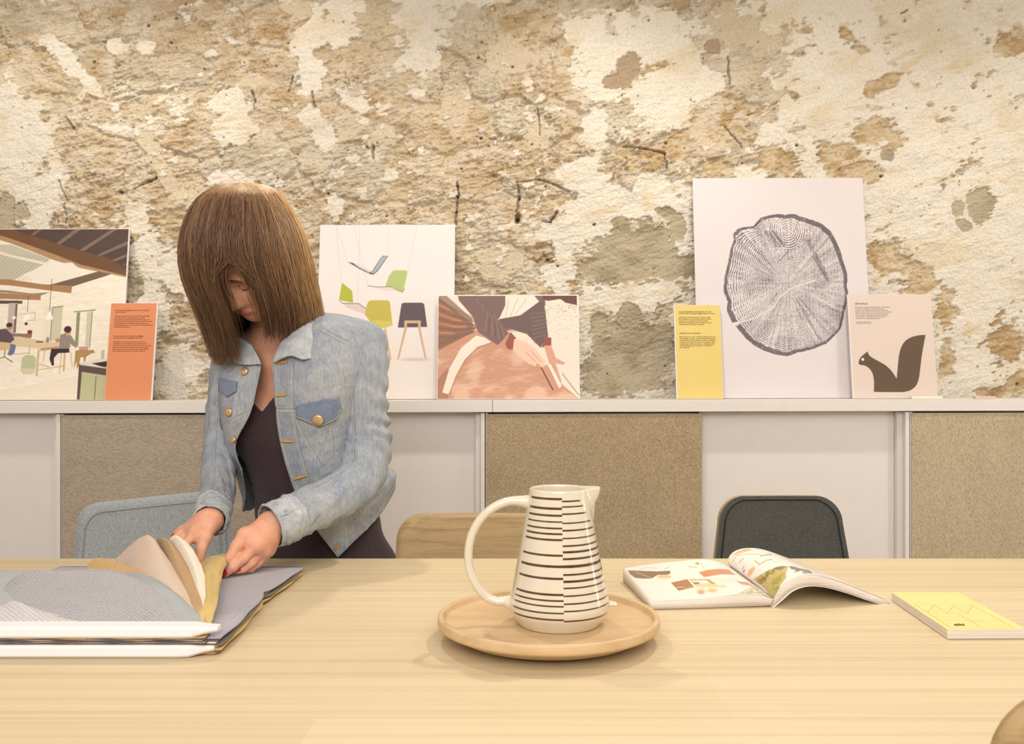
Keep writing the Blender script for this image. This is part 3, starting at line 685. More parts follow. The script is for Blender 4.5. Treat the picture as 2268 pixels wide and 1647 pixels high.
T = lines(["\"PARCE QU'ILS ONT ÉTÉ NOUS SOMMES,", "PARCE QUE NOUS SOMMES ILS SERONT\""], .10, .35, .0188, S, .62, 33)
T += lines(["Chez Alki nous utilisons la mémoire du passé,", "constitutive de notre identité, comme ferment de", "créativité et d'innovation. Ainsi le futur trouve sens", "dans la continuité de cette histoire. L'entreprise", "évolue sur cette voie en prêtant aux savoir-faire à", "une production marquée d'une valeur affective."], .10, .408, .0188, S, .80, 53)
bd.text(T, M_inkred, bold=.012)
bd = Board(1498.5, 1602.5, 675, 2.872, .05, 'narrow yellow board with small dark text, in front of the tree trunk poster')
bd.print_(np.zeros((12, 6, 3)) + lin((226, 202, 120)), .003, bd.w - .001, .0012, bd.H - .001, 'yellow_face', 'yellow face')
T = lines(["«LE DÉVELOPPEMENT DURABLE N'EST PAS UNE", "OPTION C'EST L'UNIQUE CHEMIN VERS LE FUTUR»"], .10, .082, .0188, S, .77, 43)
T += lines(["Chez Alki, le bois de chêne, matériau noble", "par excellence, est bien plus qu'une matière", "première. Il symbolise la ferme volonté", "d'inscrire l'entreprise dans une démarche de", "développement raisonné et durable."], .10, .141, .0188, S, .70, 44)
bd.text(T, M_ink, bold=.012)
T = lines(["«FABRIQUÉ AU PAYS BASQUE»"], .10, .312, .0188, S, .46, 25)
T += lines(["Alki est née de cette volonté militante de vivre", "et travailler au pays. Au-delà d'une entreprise", "de fabrication de mobiliers, c'est un véritable", "projet économique et culturel. L'ambition de la", "coopérative est de contribuer au développement", "du Pays Basque par la création d'emplois et", "de richesses."], .10, .350, .0188, S, .77, 47)
bd.text(T, M_ink, bold=.012)

# ---- 6 tree slice poster
bd = Board(1547, 1935.5, 394.5, 2.905, .095, 'tallest white poster with a grey tree trunk slice', cat='poster', name='poster')
k = 2.807
nx, ny = 400, 505
cv = Cv((1532 - 1460) * k, (1918 - 1460) * k + 6, 38, 1418, nx, ny, (222, 214, 215), 2.8)
X, Y = cv.X, cv.Y
ox = np.array([785, 850, 880, 1000, 1070, 1115, 1140, 1165, 1160, 1165, 1135, 1100, 1015, 920, 830, 765, 650, 580, 455, 425, 395, 400, 378, 392, 415, 455, 445, 480, 580, 630, 690])
oy = np.array([272, 270, 285, 325, 375, 470, 560, 650, 730, 790, 890, 1000, 1080, 1120, 1140, 1160, 1140, 1110, 985, 950, 880, 820, 760, 650, 570, 430, 395, 365, 345, 295, 275])
ocx, ocy = 780, 715
th_o = np.unwrap(np.arctan2(oy - ocy, ox - ocx)); ro = np.hypot(ox - ocx, oy - ocy)
th = np.arctan2(Y - ocy, X - ocx); order = np.argsort(np.mod(th_o, 2 * np.pi))
tt = np.mod(th_o, 2 * np.pi)[order]; rr = ro[order]
R = np.interp(np.mod(th, 2 * np.pi), np.concatenate([[tt[-1] - 2 * np.pi], tt, [tt[0] + 2 * np.pi]]), np.concatenate([[rr[-1]], rr, [rr[0]]]))
R = R * (1 + .02 * (fbm(th * 9 + 40, th * 3, 4, 61) - .5))
q = np.hypot(X - ocx, Y - ocy) / R
inside = q < 1
bark = inside & (q > .945 + .02 * (fbm(X / 20, Y / 20, 3, 9) - .5) + .02 * np.sin(th * 2))
# rings blend from the outline shape to circles about the pith
px_, py_ = 845, 722
rp = np.hypot((X - px_) * 1.0, (Y - py_) * .80); wq = np.clip(q, 0, 1) ** 1.3
ring = (1 - wq) * (rp / 330.) + wq * q
ring = ring + .02 * (fbm(X / 60, Y / 60, 3, 77) - .5)
rk = np.hypot(X - 795, (Y - 375) * .9) / 150.
kn = sst(1.15, .8, rk + .25 * np.clip((Y - 420) / 150, 0, 1) * np.abs(X - 795) / 60)
ph = ring * 46 * (1 - kn) + kn * rk * 11
wv = np.sin(2 * np.pi * ph + 1.5 * fbm(X / 25, Y / 25, 3, 88))
gran = fbm(X / 5, Y / 5, 3, 99, .8)
radl = fbm(th * 26, q * 2.5, 3, 19)
tone = .50 + .30 * wv + .8 * (gran - .5) + .5 * (radl - .5) - .16 * sst(.35, .6, fbm(X / 90, Y / 90, 3, 45))
tone += .05 * (rp < 200)
hatch = np.maximum(sst(.82, .95, np.sin(X / 3.3)), 0) * sst(.4, .6, fbm(X / 60, Y / 60, 3, 23)) * .25
tone = tone + hatch
tone = tone + .45 * sst(60, 0, np.abs((X - 700) - (Y - 400) * .55 * 1.2)) * (Y > 380) * (Y < 480) * (X < 790) + .3 * sst(26, 4, np.abs(X - 1000 - (Y - 600) * .45)) * (Y > 430) * (Y < 700)
m = inside * np.clip(sst(.38, .62, tone), 0, 1)
cv.put(m * ~bark, (118, 108, 114), .95)
cv.put(bark * sst(.30, .42, gran + .1), (96, 86, 92), .95)
for p in ([(430, 965), (560, 930), (690, 860), (735, 790), (800, 745), (850, 725), (960, 690)], [(960, 790), (1050, 850), (1130, 880)], [(770, 500), (730, 580)], [(770, 490), (830, 430)], [(690, 380), (760, 480)]): cv.line(p, 9 if p[0][0] == 430 else 5, (222, 214, 215), .85)
for p in ([(700, 370), (770, 470)], [(725, 580), (800, 505)], [(950, 540), (1040, 690)], [(905, 940), (970, 1060)]): cv.line(p, 8, (92, 82, 88), .6)
cv.poly([(395, 962), (470, 945), (472, 962), (455, 975)], (222, 214, 215))
bd.print_(cv.c, .001, bd.w - .001, .001, bd.H - .001, 'printed_poster')

# ---- 7 squirrel board
bd = Board(1889.5, 2077.5, 652, 2.866, .05, 'white board headed URTXINTXA with a dark squirrel emblem')
bd.print_(np.zeros((8, 8, 3)) + lin((222, 206, 196)), .003, bd.w - .001, .001, bd.H - .001, 'printed_face', 'pinkish white face')
def sq(pts):                       # crop pixels (6.335 per px, origin 1870,640) -> board metres
    out = []
    for x, y in pts:
        X_, Y_ = 1870 + x / 6.335, 640 + y / 6.335
        f = (Y_ - 652) / (883.5 - 652)
        xl = 1883.5 + (1890 - 1883.5) * f; xr = 2068.5 + (2078 - 2068.5) * f
        out.append(((X_ - xl) / (xr - xl) * bd.w, (1 - f) * bd.H))
    return out
head = [(345, 884), (250, 965), (218, 1035), (222, 1060), (250, 1075), (310, 1085), (370, 1130), (410, 1200), (425, 1290), (424, 1380), (418, 1450), (600, 1454), (840, 1454), (930, 1430), (1010, 1370), (1055, 1270), (1080, 1130), (1110, 930), (1168, 654), (1080, 658), (970, 685), (880, 740), (825, 820), (790, 930), (768, 1080), (745, 1268), (680, 1165), (600, 1085), (520, 1035), (430, 985), (370, 940)]
eye = [(276 + 20 * math.cos(a), 997 + 20 * math.sin(a)) for a in np.linspace(0, 2 * math.pi, 20, endpoint=False)]
def smooth_poly(p, sharp):
    out = []; n = len(p)
    for i in range(n):
        a, b, c_, d = [np.array(p[(i + j) % n], float) for j in (-1, 0, 1, 2)]
        if i in sharp: a = 2 * b - c_
        if (i + 1) % n in sharp: d = 2 * c_ - b
        for u in np.linspace(0, 1, 6, endpoint=False):
            out.append(tuple(.5 * (2 * b + (c_ - a) * u + (2 * a - 5 * b + 4 * c_ - d) * u ** 2 + (3 * b - a - 3 * c_ + d) * u ** 3)))
    return out
bd.plates([sq(smooth_poly(head, {0, 10, 12, 18, 25}))], 'squirrel_emblem', 'dark brown squirrel silhouette', flat_mat('brown_print', (100, 82, 66), .5, .3, .02))
e = sq(eye); bd_e = MB(); p_, f_ = fill2d(e, .02); bd_e.add([bd.at(a, b, .0012) for a, b in p_], f_); bd_e.build('squirrel_eye', M_board, bd.t)
T = [("URTXINTXA", .082, .100, .155, .0085)]
T += [(s, .085, .128 + i * .0158, .42 * len(s) / 60, .0044) for i, s in enumerate(["Il court dans les bois, descend le long des troncs et saute", "de branches en branches, en recherche constante de", "nourriture, noix, glands, pommes de pin. En prévision de", "l'hiver, il cache sous terre les fruits de sa récolte, mais il", "arrive qu'il ne les retrouve pas tous. Nous pouvons dire", "qu'à sa manière, il plante des chênes, des châtaigniers", "et autres arbres, conservant ainsi la forêt pour la", "nourriture et le refuge qu'elle lui donne."])]
T += [("Conception et composition textes", .088, .270, .17, .0036), ("Sera illustré par les enfants", .088, .283, .18, .0040)]
bd.text(T, M_ink, bold=.006)

# ---- flat cards at the right end of the worktop
M_card = flat_mat('card_white', (240, 232, 224), .5, .3, .01); M_cardp = flat_mat('card_pink', (226, 202, 190), .5, .3, .01)
for (a, b, D, th, m, lab) in ((2020, 2088, 2.845, .008, M_card, 'flat white card stack lying at the foot of the squirrel board'), (2161, 2205, 2.842, .007, M_cardp, 'small pale pink card lying on the worktop near the right edge')):
    x0, x1 = px2x(a, D), px2x(b, D); z = cz(x0, ZC) + .0006
    o = MB().box(x0, x1, D, D + .018, z, z + th).build('card', m, bevel=.0005); tag(o, lab, 'card')
# ------------------------------------------------------------------ table
ZTB = .74
M_oak = wood_mat('light_oak_veneer', (220, 203, 168), (203, 184, 148), (.5, 58, 58), 1.3, .5, plank=.14, streak=.4)
M_oakd = wood_mat('oak_edge', (200, 168, 122), (172, 138, 92), (1, 20, 20), 2, .55)
tb = thing('table', (0, 1.25, 0), 'long light oak table carrying the jug, the open magazine and the fabric samples', 'table')
MB().box(-1.45, 1.45, .74, 1.803, ZTB - .03, ZTB).build('tabletop', M_oak, tb, bevel=.002)
for x in (-1.3, 1.3):
    for y in (.86, 1.68): MB().box(x - .035, x + .035, y - .035, y + .035, 0, ZTB - .03).build('leg', M_oakd, tb, bevel=.004)

# ------------------------------------------------------------------ tray, jug and tag
JX, JY = (1214.5 - CX) * 1.26 / F, 1.262
M_tray = wood_mat('beech_tray', (212, 182, 140), (194, 162, 118), (2, 14, 14), 3, .42, streak=.4)
r0 = .1495
prof = [(0.0001, ZTB + .0015), (.098, ZTB + .0015), (.104, ZTB + .0025), (.122, ZTB + .0075), (.139, ZTB + .0158), (.1462, ZTB + .0192), (.1482, ZTB + .0204), (r0 - .0002, ZTB + .0222), (r0, ZTB + .0240), (r0 - .0002, ZTB + .0310), (r0 - .0008, ZTB + .0326), (r0 - .002, ZTB + .0334), (.1455, ZTB + .0336), (.1432, ZTB + .0334), (.1421, ZTB + .0328), (.1414, ZTB + .0315), (.1402, ZTB + .0262), (.1390, ZTB + .0248), (.134, ZTB + .0243), (.05, ZTB + .024), (.0001, ZTB + .024)]
pp = np.array(prof); v, f = lathe(pp, JX, JY, 128)
tray = mk('tray', v, f[:, ::-1] if False else f, M_tray, None, True); tray['label'] = 'round raised wooden tray under the striped jug'; tray['category'] = 'tray'

jz = ZTB + .0245; jx, jy = (1238 - CX) * 1.248 / F, 1.248
M_cer = flat_mat('glazed_cream_ceramic', (224, 214, 194), .08, .6, .01, coat=.6)
M_str = flat_mat('dark_brown_glaze', (78, 52, 34), .12, .6, .05, 200, coat=.6)
jug = thing('jug', (jx, jy, jz), 'cream ceramic jug with dark broken stripes and a large handle', 'jug')
def jr(z):      # outer radius against height above the foot
    return float(np.interp(z / 1.0466, [0, .0015, .004, .009, .016, .0235, .030, .060, .12, .168, .1715], [.0535, .0550, .0568, .0605, .0650, .0672, .0668, .0598, .0478, .0398, .0392]))
HJ = .1795
D_j = jy
def yz(py, r):      # front-surface height for a photo row
    D = jy - r; return CAMZ - (py - CY) * D / F - jz
Ls = [(183, 201, .62), (244, 275, .62), (296, 324, .62), (348, 362, .40), (398, 420, .50), (436, 464, .55), (483, 515, .58), (596, 618, .42), (688, 716, .55), (785, 806, .55), (900, 933, .55), (948, 970, .5), (988, 1012, .45), (1040, 1064, .42), (1092, 1118, .48)]
# stripes as rows at the seam (crop units) : (centre row at the seam, thickness)
LS = [(193, 13), (268, 14), (322, 12), (371, 8), (421, 10), (465, 11), (511, 12), (632, 12), (718, 15), (812, 13), (937, 13), (984, 10), (1028, 9), (1081, 10), (1132, 10)]
RS = [(211, 9), (254, 8), (310, 9), (381, 8), (438, 10), (499, 8), (558, 10), (606, 13), (659, 12), (718, 17), (782, 11), (835, 14), (886, 9), (947, 9), (1009, 9), (1066, 8), (1143, 9)]
def row(y): 
    py = 1050 + y / 3.505; z = .1
    for _ in range(6): z = yz(py, jr(z))
    return z
def bands(S): return [(row(c + t * .62 + 1), row(c - t * .62 - 1)) for c, t in S]
BL, BR = bands(LS), bands(RS)
zs = sorted(set([round(z, 5) for b in BL + BR for z in b] + list(np.linspace(.03, HJ - .003, 26)) + [0, .0015, .004, .0065, .009, .0125, .016, .020, .0235, .027, HJ - .0015, HJ]))
A_seam, A_l, A_r = math.radians(2.5), math.radians(-66), math.radians(88)
az = sorted(set([A_seam, A_l, A_r] + list(np.radians(np.arange(-180, 180, 3.0)))))
def spout(a, z):       # lip pulled out to the right
    w = math.exp(-((a - math.radians(93)) / .30) ** 2); return w * .0165 * sst(.140, HJ, np.array(z)) ** 1.5
def jpt(a, z, inner=0):
    r = jr(z) - inner + float(spout(a, z)); return (jx + r * math.sin(a), jy - r * math.cos(a), jz + z + .0015 * math.exp(-((a - math.radians(93)) / .3) ** 2) * float(sst(.15, HJ, np.array(z))))
na = len(az); VV, FF, MM = [], [], []
for z in zs: VV += [jpt(a, z) for a in az]
def wob(a, k): return 0
for i in range(len(zs) - 1):
    zm = (zs[i] + zs[i + 1]) / 2
    for j in range(na):
        a0, a1 = az[j], az[(j + 1) % na]; am = (a0 + a1) / 2 if a1 > a0 else math.pi
        m = 0
        if A_l < am < A_seam and any(lo <= zm <= hi for lo, hi in BL): m = 1
        if A_seam < am < A_r:
            lim = A_r if zm < .120 else math.radians(38 + 40 * (HJ - .012 - zm) / .045)
            if am < lim and any(lo <= zm <= hi for lo, hi in BR): m = 1
        FF.append((i * na + j, i * na + (j + 1) % na, (i + 1) * na + (j + 1) % na, (i + 1) * na + j)); MM.append(m)
base = len(VV)
top = [(HJ + .0009, .0006), (HJ + .0012, .0016), (HJ + .0006, .0027), (HJ - .002, .0033), (HJ - .01, .0036), (.12, .004), (.06, .004), (.01, .006), (.006, .02)]
prev = (len(zs) - 1) * na
for (z, ins) in top:
    n0 = len(VV)
    for a in az:
        w = math.exp(-((a - math.radians(93)) / .30) ** 2); zz = min(z, HJ)
        r = jr(zz) - ins + float(spout(a, zz)); VV.append((jx + r * math.sin(a), jy - r * math.cos(a), jz + z + .0015 * w * float(sst(.15, HJ, np.array(zz)))))
    for j in range(na): FF.append((prev + j, prev + (j + 1) % na, n0 + (j + 1) % na, n0 + j)); MM.append(0)
    prev = n0
FF.append(tuple(prev + j for j in range(na))); MM.append(0)
FF.append(tuple(j for j in reversed(range(na)))); MM.append(0)
mk('jug_body', VV, FF, [M_cer, M_str], jug, True, fmat=MM)
def hp(x, y, dy=0):
    return np.array([(860 + x / 3.505 - CX) * jy / F, jy + dy, CAMZ - (1050 + y / 3.505 - CY) * jy / F])
hc = crv([hp(1150, 222), hp(1085, 212), hp(1000, 205), hp(925, 212), hp(830, 250), hp(735, 325), hp(665, 430), hp(630, 540), hp(622, 650), hp(640, 760), hp(690, 870), hp(760, 950), hp(840, 985), hp(888, 984), hp(940, 990), hp(1010, 1010)], 5)
nn = len(hc); tt_ = np.linspace(0, 1, nn)
rad = .0066 - .0004 * np.sin(tt_ * math.pi)
rad = rad + .0062 * np.exp(-((tt_ - .0) / .09) ** 2) + .0085 * np.exp(-((tt_ - 1) / .08) ** 2)
b = MB(); b.tube(list(hc), list(rad), 20, flat=.92); b.build('handle', M_cer, jug, True)
# price tag lying on the tray
tz = ZTB + .0246
def onz(px, py, z):
    D = (CAMZ - z) * F / (py - CY); return P(px, py, D)
c4 = [onz(1345.5, 1341, tz), onz(1366.5, 1341, tz), onz(1363, 1325, tz), onz(1338, 1325, tz)]
b = MB(); b.add(c4 + [p + np.array([0, 0, .0012]) for p in c4], [(3, 2, 1, 0), (4, 5, 6, 7), (0, 1, 5, 4), (1, 2, 6, 5), (2, 3, 7, 6), (3, 0, 4, 7)])
tg = b.build('price_tag', M_card); tag(tg, 'tiny white price tag lying on the tray behind the jug', 'tag')
b = MB()
for (x, y, w, h_) in ((1347.5, 1335.4, .8, 3), (1351.5, 1334.8, 1.4, 1.6), (1358.6, 1335.4, 1.6, .8)):
    q = [onz(x, y + h_ / 2, tz + .0014), onz(x + w, y + h_ / 2, tz + .0014), onz(x + w, y - h_ / 2, tz + .0014), onz(x, y - h_ / 2, tz + .0014)]; b.add(q, [(0, 1, 2, 3)])
b.build('printed_mark', M_ink, tg)

# ------------------------------------------------------------------ yellow notebook
nb = thing('notebook', (.64, 1.35, ZTB), 'yellow covered pad with thin line drawing at the right edge of the table', 'notebook')
z0, z1 = ZTB + .0006, ZTB + .0135
Q = [onz(2098, 1393.5, z1), onz(2272, 1392.5, z1), onz(2123, 1311, z1), onz(1975, 1311.5, z1)]
def slab(Q, za, zb):
    b = MB(); lo = [np.array([p[0], p[1], za]) for p in Q]; hi = [np.array([p[0], p[1], zb]) for p in Q]
    return b.add(lo + hi, [(3, 2, 1, 0), (4, 5, 6, 7), (0, 1, 5, 4), (1, 2, 6, 5), (2, 3, 7, 6), (3, 0, 4, 7)])
M_pages = None
m, t, bb = nt('page_edges'); f_ = noise(t, coord(t, (1, 1, 300)), 6, 2); lk(t, ramp(t, f_, [(.3, L(206, 192, 180)), (.7, L(236, 228, 218))]), bb.inputs['Base Color']); bb.inputs['Roughness'].default_value = .8; M_pages = m
slab(Q, z0, z0 + .0007).build('back_cover', flat_mat('kraft_card', (206, 184, 160), .7), nb)
slab(Q, z0 + .0007, z1 - .0006).build('pages', M_pages, nb)
slab(Q, z1 - .0006, z1).build('cover', flat_mat('yellow_card', (230, 216, 146), .55, .3, .01), nb, label='yellow cover')
def nq(x, y):      # crop px (4.614) on the cover plane
    return onz(1960 + x / 4.614, 1290 + y / 4.614, z1 + .0003)
def ribbon(pts, w):
    b_ = []
    for a, c_ in zip(pts[:-1], pts[1:]):
        d = c_ - a; d = d / (np.linalg.norm(d) + 1e-9); n_ = np.cross(d, [0, 0, 1]) * w / 2; b_.append([a - n_, a + n_, c_ + n_, c_ - n_])
    return b_
b = MB(); M_olive = flat_mat('olive_title_ink', (150, 136, 70), .6)
for pts in ([(305, 218), (900, 232), (1325, 461), (670, 458), (305, 218)], [(436, 300), (503, 229), (637, 309), (702, 232), (841, 313), (895, 232)], [(436, 302), (637, 309), (841, 313), (1040, 318)], [(745, 315), (1000, 461)], [(560, 382), (900, 384), (1170, 384)], [(870, 388), (1290, 444)], [(500, 346), (800, 352)], [(190, 130), (380, 132)], [(590, 108), (700, 110)], [(260, 110), (385, 112)]):
    for q in ribbon([nq(*p) for p in pts], .00035):
        if len(pts) == 2 and pts[0][1] < 140: MB().add(q, [(0, 1, 2, 3)]).build('title_line', M_olive, nb)
        else: b.add(q, [(0, 1, 2, 3)])
b.build('line_drawing', flat_mat('olive_ink', (150, 136, 70), .6), nb)
v_, f_ = text_verts('alki', .03); o_ = nq(712, 436); ex = (nq(820, 436) - nq(712, 436)) / v_[:, 0].max(); ey = (nq(690, 410) - nq(712, 436)) / .75
MB().add([o_ + ex * p[0] + ey * p[1] * .8 for p in v_], f_).build('printed_word', M_ink, nb)

# ------------------------------------------------------------------ open magazine
mg = thing('magazine', (.39, 1.5, ZTB), 'thick open magazine with glossy printed pages lying face up', 'magazine')
def cpx(ctrl_n, ctrl_f, n):       # near and far pixel+depth curves -> 3D
    a = cr1(np.array([P(*p) for p in ctrl_n]), np.linspace(0, 1, n)); b_ = cr1(np.array([P(*p) for p in ctrl_f]), np.linspace(0, 1, n)); return a, b_
DN, DF = 1.405, 1.60
def zD(py, z): return (CAMZ - z) * F / (py - CY)
# left block: near edge top / bottom, far edge top / bottom
z_ = ZTB
ntop = [P(1440, 1333, 1.412), P(1500, 1330, 1.415), P(1570, 1326, 1.42), P(1630, 1317, 1.425), P(1680, 1317, 1.428), P(1713, 1327, 1.43)]
ftop = [P(1380, 1259, 1.60), P(1430, 1251, 1.605), P(1500, 1243, 1.61), P(1560, 1239, 1.612), P(1600, 1247, 1.615), P(1626, 1262, 1.615)]
ntop = cr1(np.array(ntop), np.linspace(0, 1, 40)); ftop = cr1(np.array(ftop), np.linspace(0, 1, 40))
def block(top_n, top_f, bot_n, bot_f, name, mat_top, lab=None, cols=None, nv=30):
    """solid page block between a top sheet and a bottom sheet (both ruled from near to far)"""
    n = len(top_n); w = np.linspace(0, 1, nv)[:, None, None]
    T = top_n[None] * (1 - w) + top_f[None] * w; B = bot_n[None] * (1 - w) + bot_f[None] * w
    fT = grid_faces(nv, n); N = nv * n
    loop = list(range(n)) + [i * n + n - 1 for i in range(1, nv)] + [(nv - 1) * n + j for j in range(n - 2, -1, -1)] + [i * n for i in range(nv - 2, 0, -1)]
    lp = np.array(loop); nx = np.roll(lp, -1)
    VV = np.concatenate([T.reshape(-1, 3), B.reshape(-1, 3)]); FF = np.concatenate([fT, fT[:, ::-1] + N, np.stack([lp, lp + N, nx + N, nx], -1)])
    fm = np.concatenate([np.zeros(len(fT)), np.ones(len(FF) - len(fT))])
    o = mk(name, VV, FF, [mat_top, M_pages], mg, True, fmat=fm, label=lab)
    o.data.shade_flat() if False else None
    return T
bl_n = np.array([[p[0], p[1], ZTB + .001 + .0035 * max(0, (i / 39 - .55)) ** 1.2] for i, p in enumerate(ntop)]); bl_n[:, 0] += np.linspace(0, -.004, 40)
bl_f = np.array([[p[0], p[1], ZTB + .001] for p in ftop])
M_page = flat_mat('glossy_paper', (240, 234, 226), .28, .5, .01)
TL = block(ntop, ftop, bl_n, bl_f, 'left_pages', M_page)
rt_n = [P(1716, 1328, 1.43), P(1722, 1312, 1.43), P(1742, 1290, 1.43), P(1775, 1276, 1.432), P(1815, 1276, 1.436), P(1865, 1290, 1.442), P(1915, 1310, 1.448), P(1950, 1324, 1.45), P(1966, 1334, 1.45)]
rt_f = [P(1628, 1262, 1.615), P(1612, 1245, 1.617), P(1622, 1224, 1.62), P(1650, 1214, 1.625), P(1690, 1217, 1.63), P(1745, 1236, 1.63), P(1785, 1252, 1.625), P(1820, 1267, 1.62), P(1846, 1278, 1.612)]
rb_n = [P(1708, 1346, 1.43), P(1732, 1325, 1.43), P(1755, 1306, 1.43), P(1785, 1296, 1.432), P(1820, 1297, 1.436), P(1865, 1308, 1.442), P(1915, 1325, 1.446), P(1950, 1336, 1.447), P(1974, 1343, 1.445)]
rt_n, rt_f, rb_n = [cr1(np.array(a), np.linspace(0, 1, 60)) for a in (rt_n, rt_f, rb_n)]
rt_f[-8:, 2] = np.maximum(rt_f[-8:, 2], ZTB + .006); rb_f = rt_f + (rb_n - rt_n)
rb_f[:, 2] = np.maximum(rb_f[:, 2], ZTB + .001); rb_n[:, 2] = np.maximum(rb_n[:, 2], ZTB + .001)
TR = block(rt_n, rt_f, rb_n, rb_f, 'right_pages', M_page)
# printed pictures: colour grids draped just above the pages
def drape(T, nv, nu, paint, name, lab):
    G = cr1(cr1(T, np.linspace(0.005, .995, nv)).transpose(1, 0, 2), np.linspace(.01, .99, nu)).transpose(1, 0, 2)
    N = normals(G); N *= np.sign(N[..., 2:3] + 1e-9)
    G = G + N * .0006
    pj = np.stack([CX + G[..., 0] * F / G[..., 1], CY - (G[..., 2] - CAMZ) * F / G[..., 1]], -1)
    cv = Cv(0, 1, 0, 1, nu, nv, (238, 231, 222)); cv.X, cv.Y = paint[0](pj); cv.k = 3
    paint[1](cv)
    mk(name, G.reshape(-1, 3), grid_faces(nv, nu), M_gloss, mg, True, col=cv.c.reshape(-1, 3), label=lab)
M_gloss = attr_mat('glossy_print', .25, .5)
def paintL(cv):   # crop 1360,1195 x6.3
    cv.poly([(190, 425), (330, 430), (600, 440), (780, 430), (790, 460), (760, 485), (610, 490), (520, 540), (400, 542), (290, 530), (220, 480)], (138, 112, 88)); cv.line([(300, 450), (520, 530)], 6, (214, 196, 170))
    cv.blob(700, 515, 100, 26, (222, 192, 150)); cv.line([(350, 415), (440, 388), (600, 395)], 7, (190, 176, 160)); cv.line([(700, 412), (775, 376)], 8, (206, 160, 120)); cv.line([(1030, 372), (1160, 386)], 8, (180, 160, 134)); cv.line([(1215, 330), (1255, 400)], 9, (206, 192, 150)); cv.blob(1165, 330, 30, 18, (150, 140, 96), .8, .6)
    cv.poly([(1180, 455), (1300, 420), (1450, 405), (1600, 412), (1700, 490), (1500, 480), (1260, 520)], (204, 138, 100))
    cv.poly([(790, 598), (1020, 548), (1120, 660), (900, 712)], (172, 122, 90)); cv.line([(860, 668), (975, 655), (1110, 790)], 5, (236, 226, 214))
    cv.poly([(1040, 545), (1330, 545), (1440, 622), (1120, 622)], (206, 186, 140)); cv.poly([(1090, 570), (1290, 570), (1340, 605), (1130, 618)], (240, 232, 220)); cv.poly([(1100, 592), (1180, 590), (1200, 616), (1120, 620)], (150, 118, 84)); cv.line([(1300, 560), (1400, 620)], 8, (120, 96, 60))
    cv.poly([(1110, 622), (1540, 628), (1590, 665), (1140, 660)], (226, 206, 166)); cv.poly([(1340, 530), (1700, 522), (1760, 600), (1480, 620), (1400, 590)], (234, 224, 206)); cv.poly([(1700, 575), (1860, 590), (1990, 680), (1900, 640), (1790, 625)], (206, 146, 110))
    cv.blob(1215, 725, 52, 34, (190, 140, 106), 1, .5); cv.blob(1370, 705, 70, 26, (206, 170, 116), 1, .5); cv.blob(1290, 690, 190, 60, (230, 214, 176), .4, .8)
    g = fbm(cv.X / 40, cv.Y / 16, 4, 5); cv.put(inpoly(cv.X, cv.Y, [(1700, 760), (1850, 690), (1930, 640), (2060, 720), (2240, 830), (2120, 800), (1900, 770)]) * sst(.3, .6, g), (170, 168, 92), .8)
    cv.poly([(500, 860), (300, 600), (280, 560), (330, 560), (560, 850)], (232, 226, 220), .5)
def paintR(cv):   # crop 1600,1195 x5.67
    n = fbm(cv.X / 40, cv.Y / 30, 5, 8)
    cv.poly([(350, 530), (420, 470), (560, 390), (700, 340), (830, 330), (800, 420), (800, 480), (700, 600), (640, 745), (600, 700)], (196, 176, 112))
    cv.put(inpoly(cv.X, cv.Y, [(430, 560), (480, 440), (600, 370), (720, 330), (830, 330), (700, 390), (560, 470), (520, 600)]) * sst(.35, .55, n), (120, 112, 66), .9)
    cv.put(inpoly(cv.X, cv.Y, [(520, 640), (640, 480), (760, 420), (780, 480), (700, 640), (640, 745)]) * sst(.45, .6, n), (150, 150, 62), .8)
    cv.poly([(430, 500), (480, 470), (480, 600), (440, 580)], (176, 128, 96), .8)
    cv.poly([(830, 330), (900, 335), (980, 360), (1080, 380), (1140, 420), (1100, 425), (1000, 385), (940, 400), (880, 405), (930, 385), (860, 365)], (128, 114, 92)); cv.poly([(1010, 370), (1090, 395), (1060, 430), (1000, 420)], (134, 128, 92), .8)
    cv.poly([(110, 210), (180, 150), (290, 112), (350, 106), (370, 128), (240, 165), (130, 200)], (222, 184, 130)); cv.poly([(300, 480), (330, 380), (400, 330), (410, 370), (370, 430), (330, 480)], (222, 184, 134)); cv.line([(245, 460), (275, 380)], 16, (158, 110, 70)); cv.line([(250, 375), (275, 325)], 6, (110, 76, 56)); cv.line([(205, 290), (270, 228)], 5, (90, 80, 90))
    for i in range(7): cv.line([(130 + i * 8, 320 + i * 12), (160 + i * 10, 270 + i * 18)], 3, (120, 116, 140), .6)
    cv.line([(470, 205), (530, 192), (620, 186)], 8, (120, 84, 64)); cv.line([(405, 265), (470, 305)], 12, (176, 158, 104)); cv.line([(450, 320), (560, 255), (620, 245)], 9, (190, 150, 110)); cv.line([(360, 520), (430, 400), (560, 300), (760, 270)], 5, (226, 216, 200)); cv.line([(115, 290), (180, 195), (330, 178), (480, 180)], 4, (130, 100, 90))
    cv.poly([(640, 150), (700, 160), (1000, 290), (980, 290), (740, 190)], (190, 150, 126), .8)
drape(TL, 120, 220, (lambda pj: ((pj[..., 0] - 1360) * 6.3, (pj[..., 1] - 1195) * 6.3), paintL), 'left_page_print', 'pictures of furniture on the left page')
drape(TR, 130, 260, (lambda pj: ((pj[..., 0] - 1600) * 5.67, (pj[..., 1] - 1195) * 5.67), paintR), 'right_page_print', 'pictures and green landscape on the right page')
# cover under the pages
def under(n_, f__, name):
    w = np.linspace(0, 1, 12)[:, None, None]; G = n_[None] * (1 - w) + f__[None] * w; G[..., 2] = np.maximum(G[..., 2] - .0002, ZTB + .0004)
    return sheet(name, G, .0006, M_page, mg)
under(rb_n + np.array([.001, -.0015, -.0008]), rb_f, 'cover')

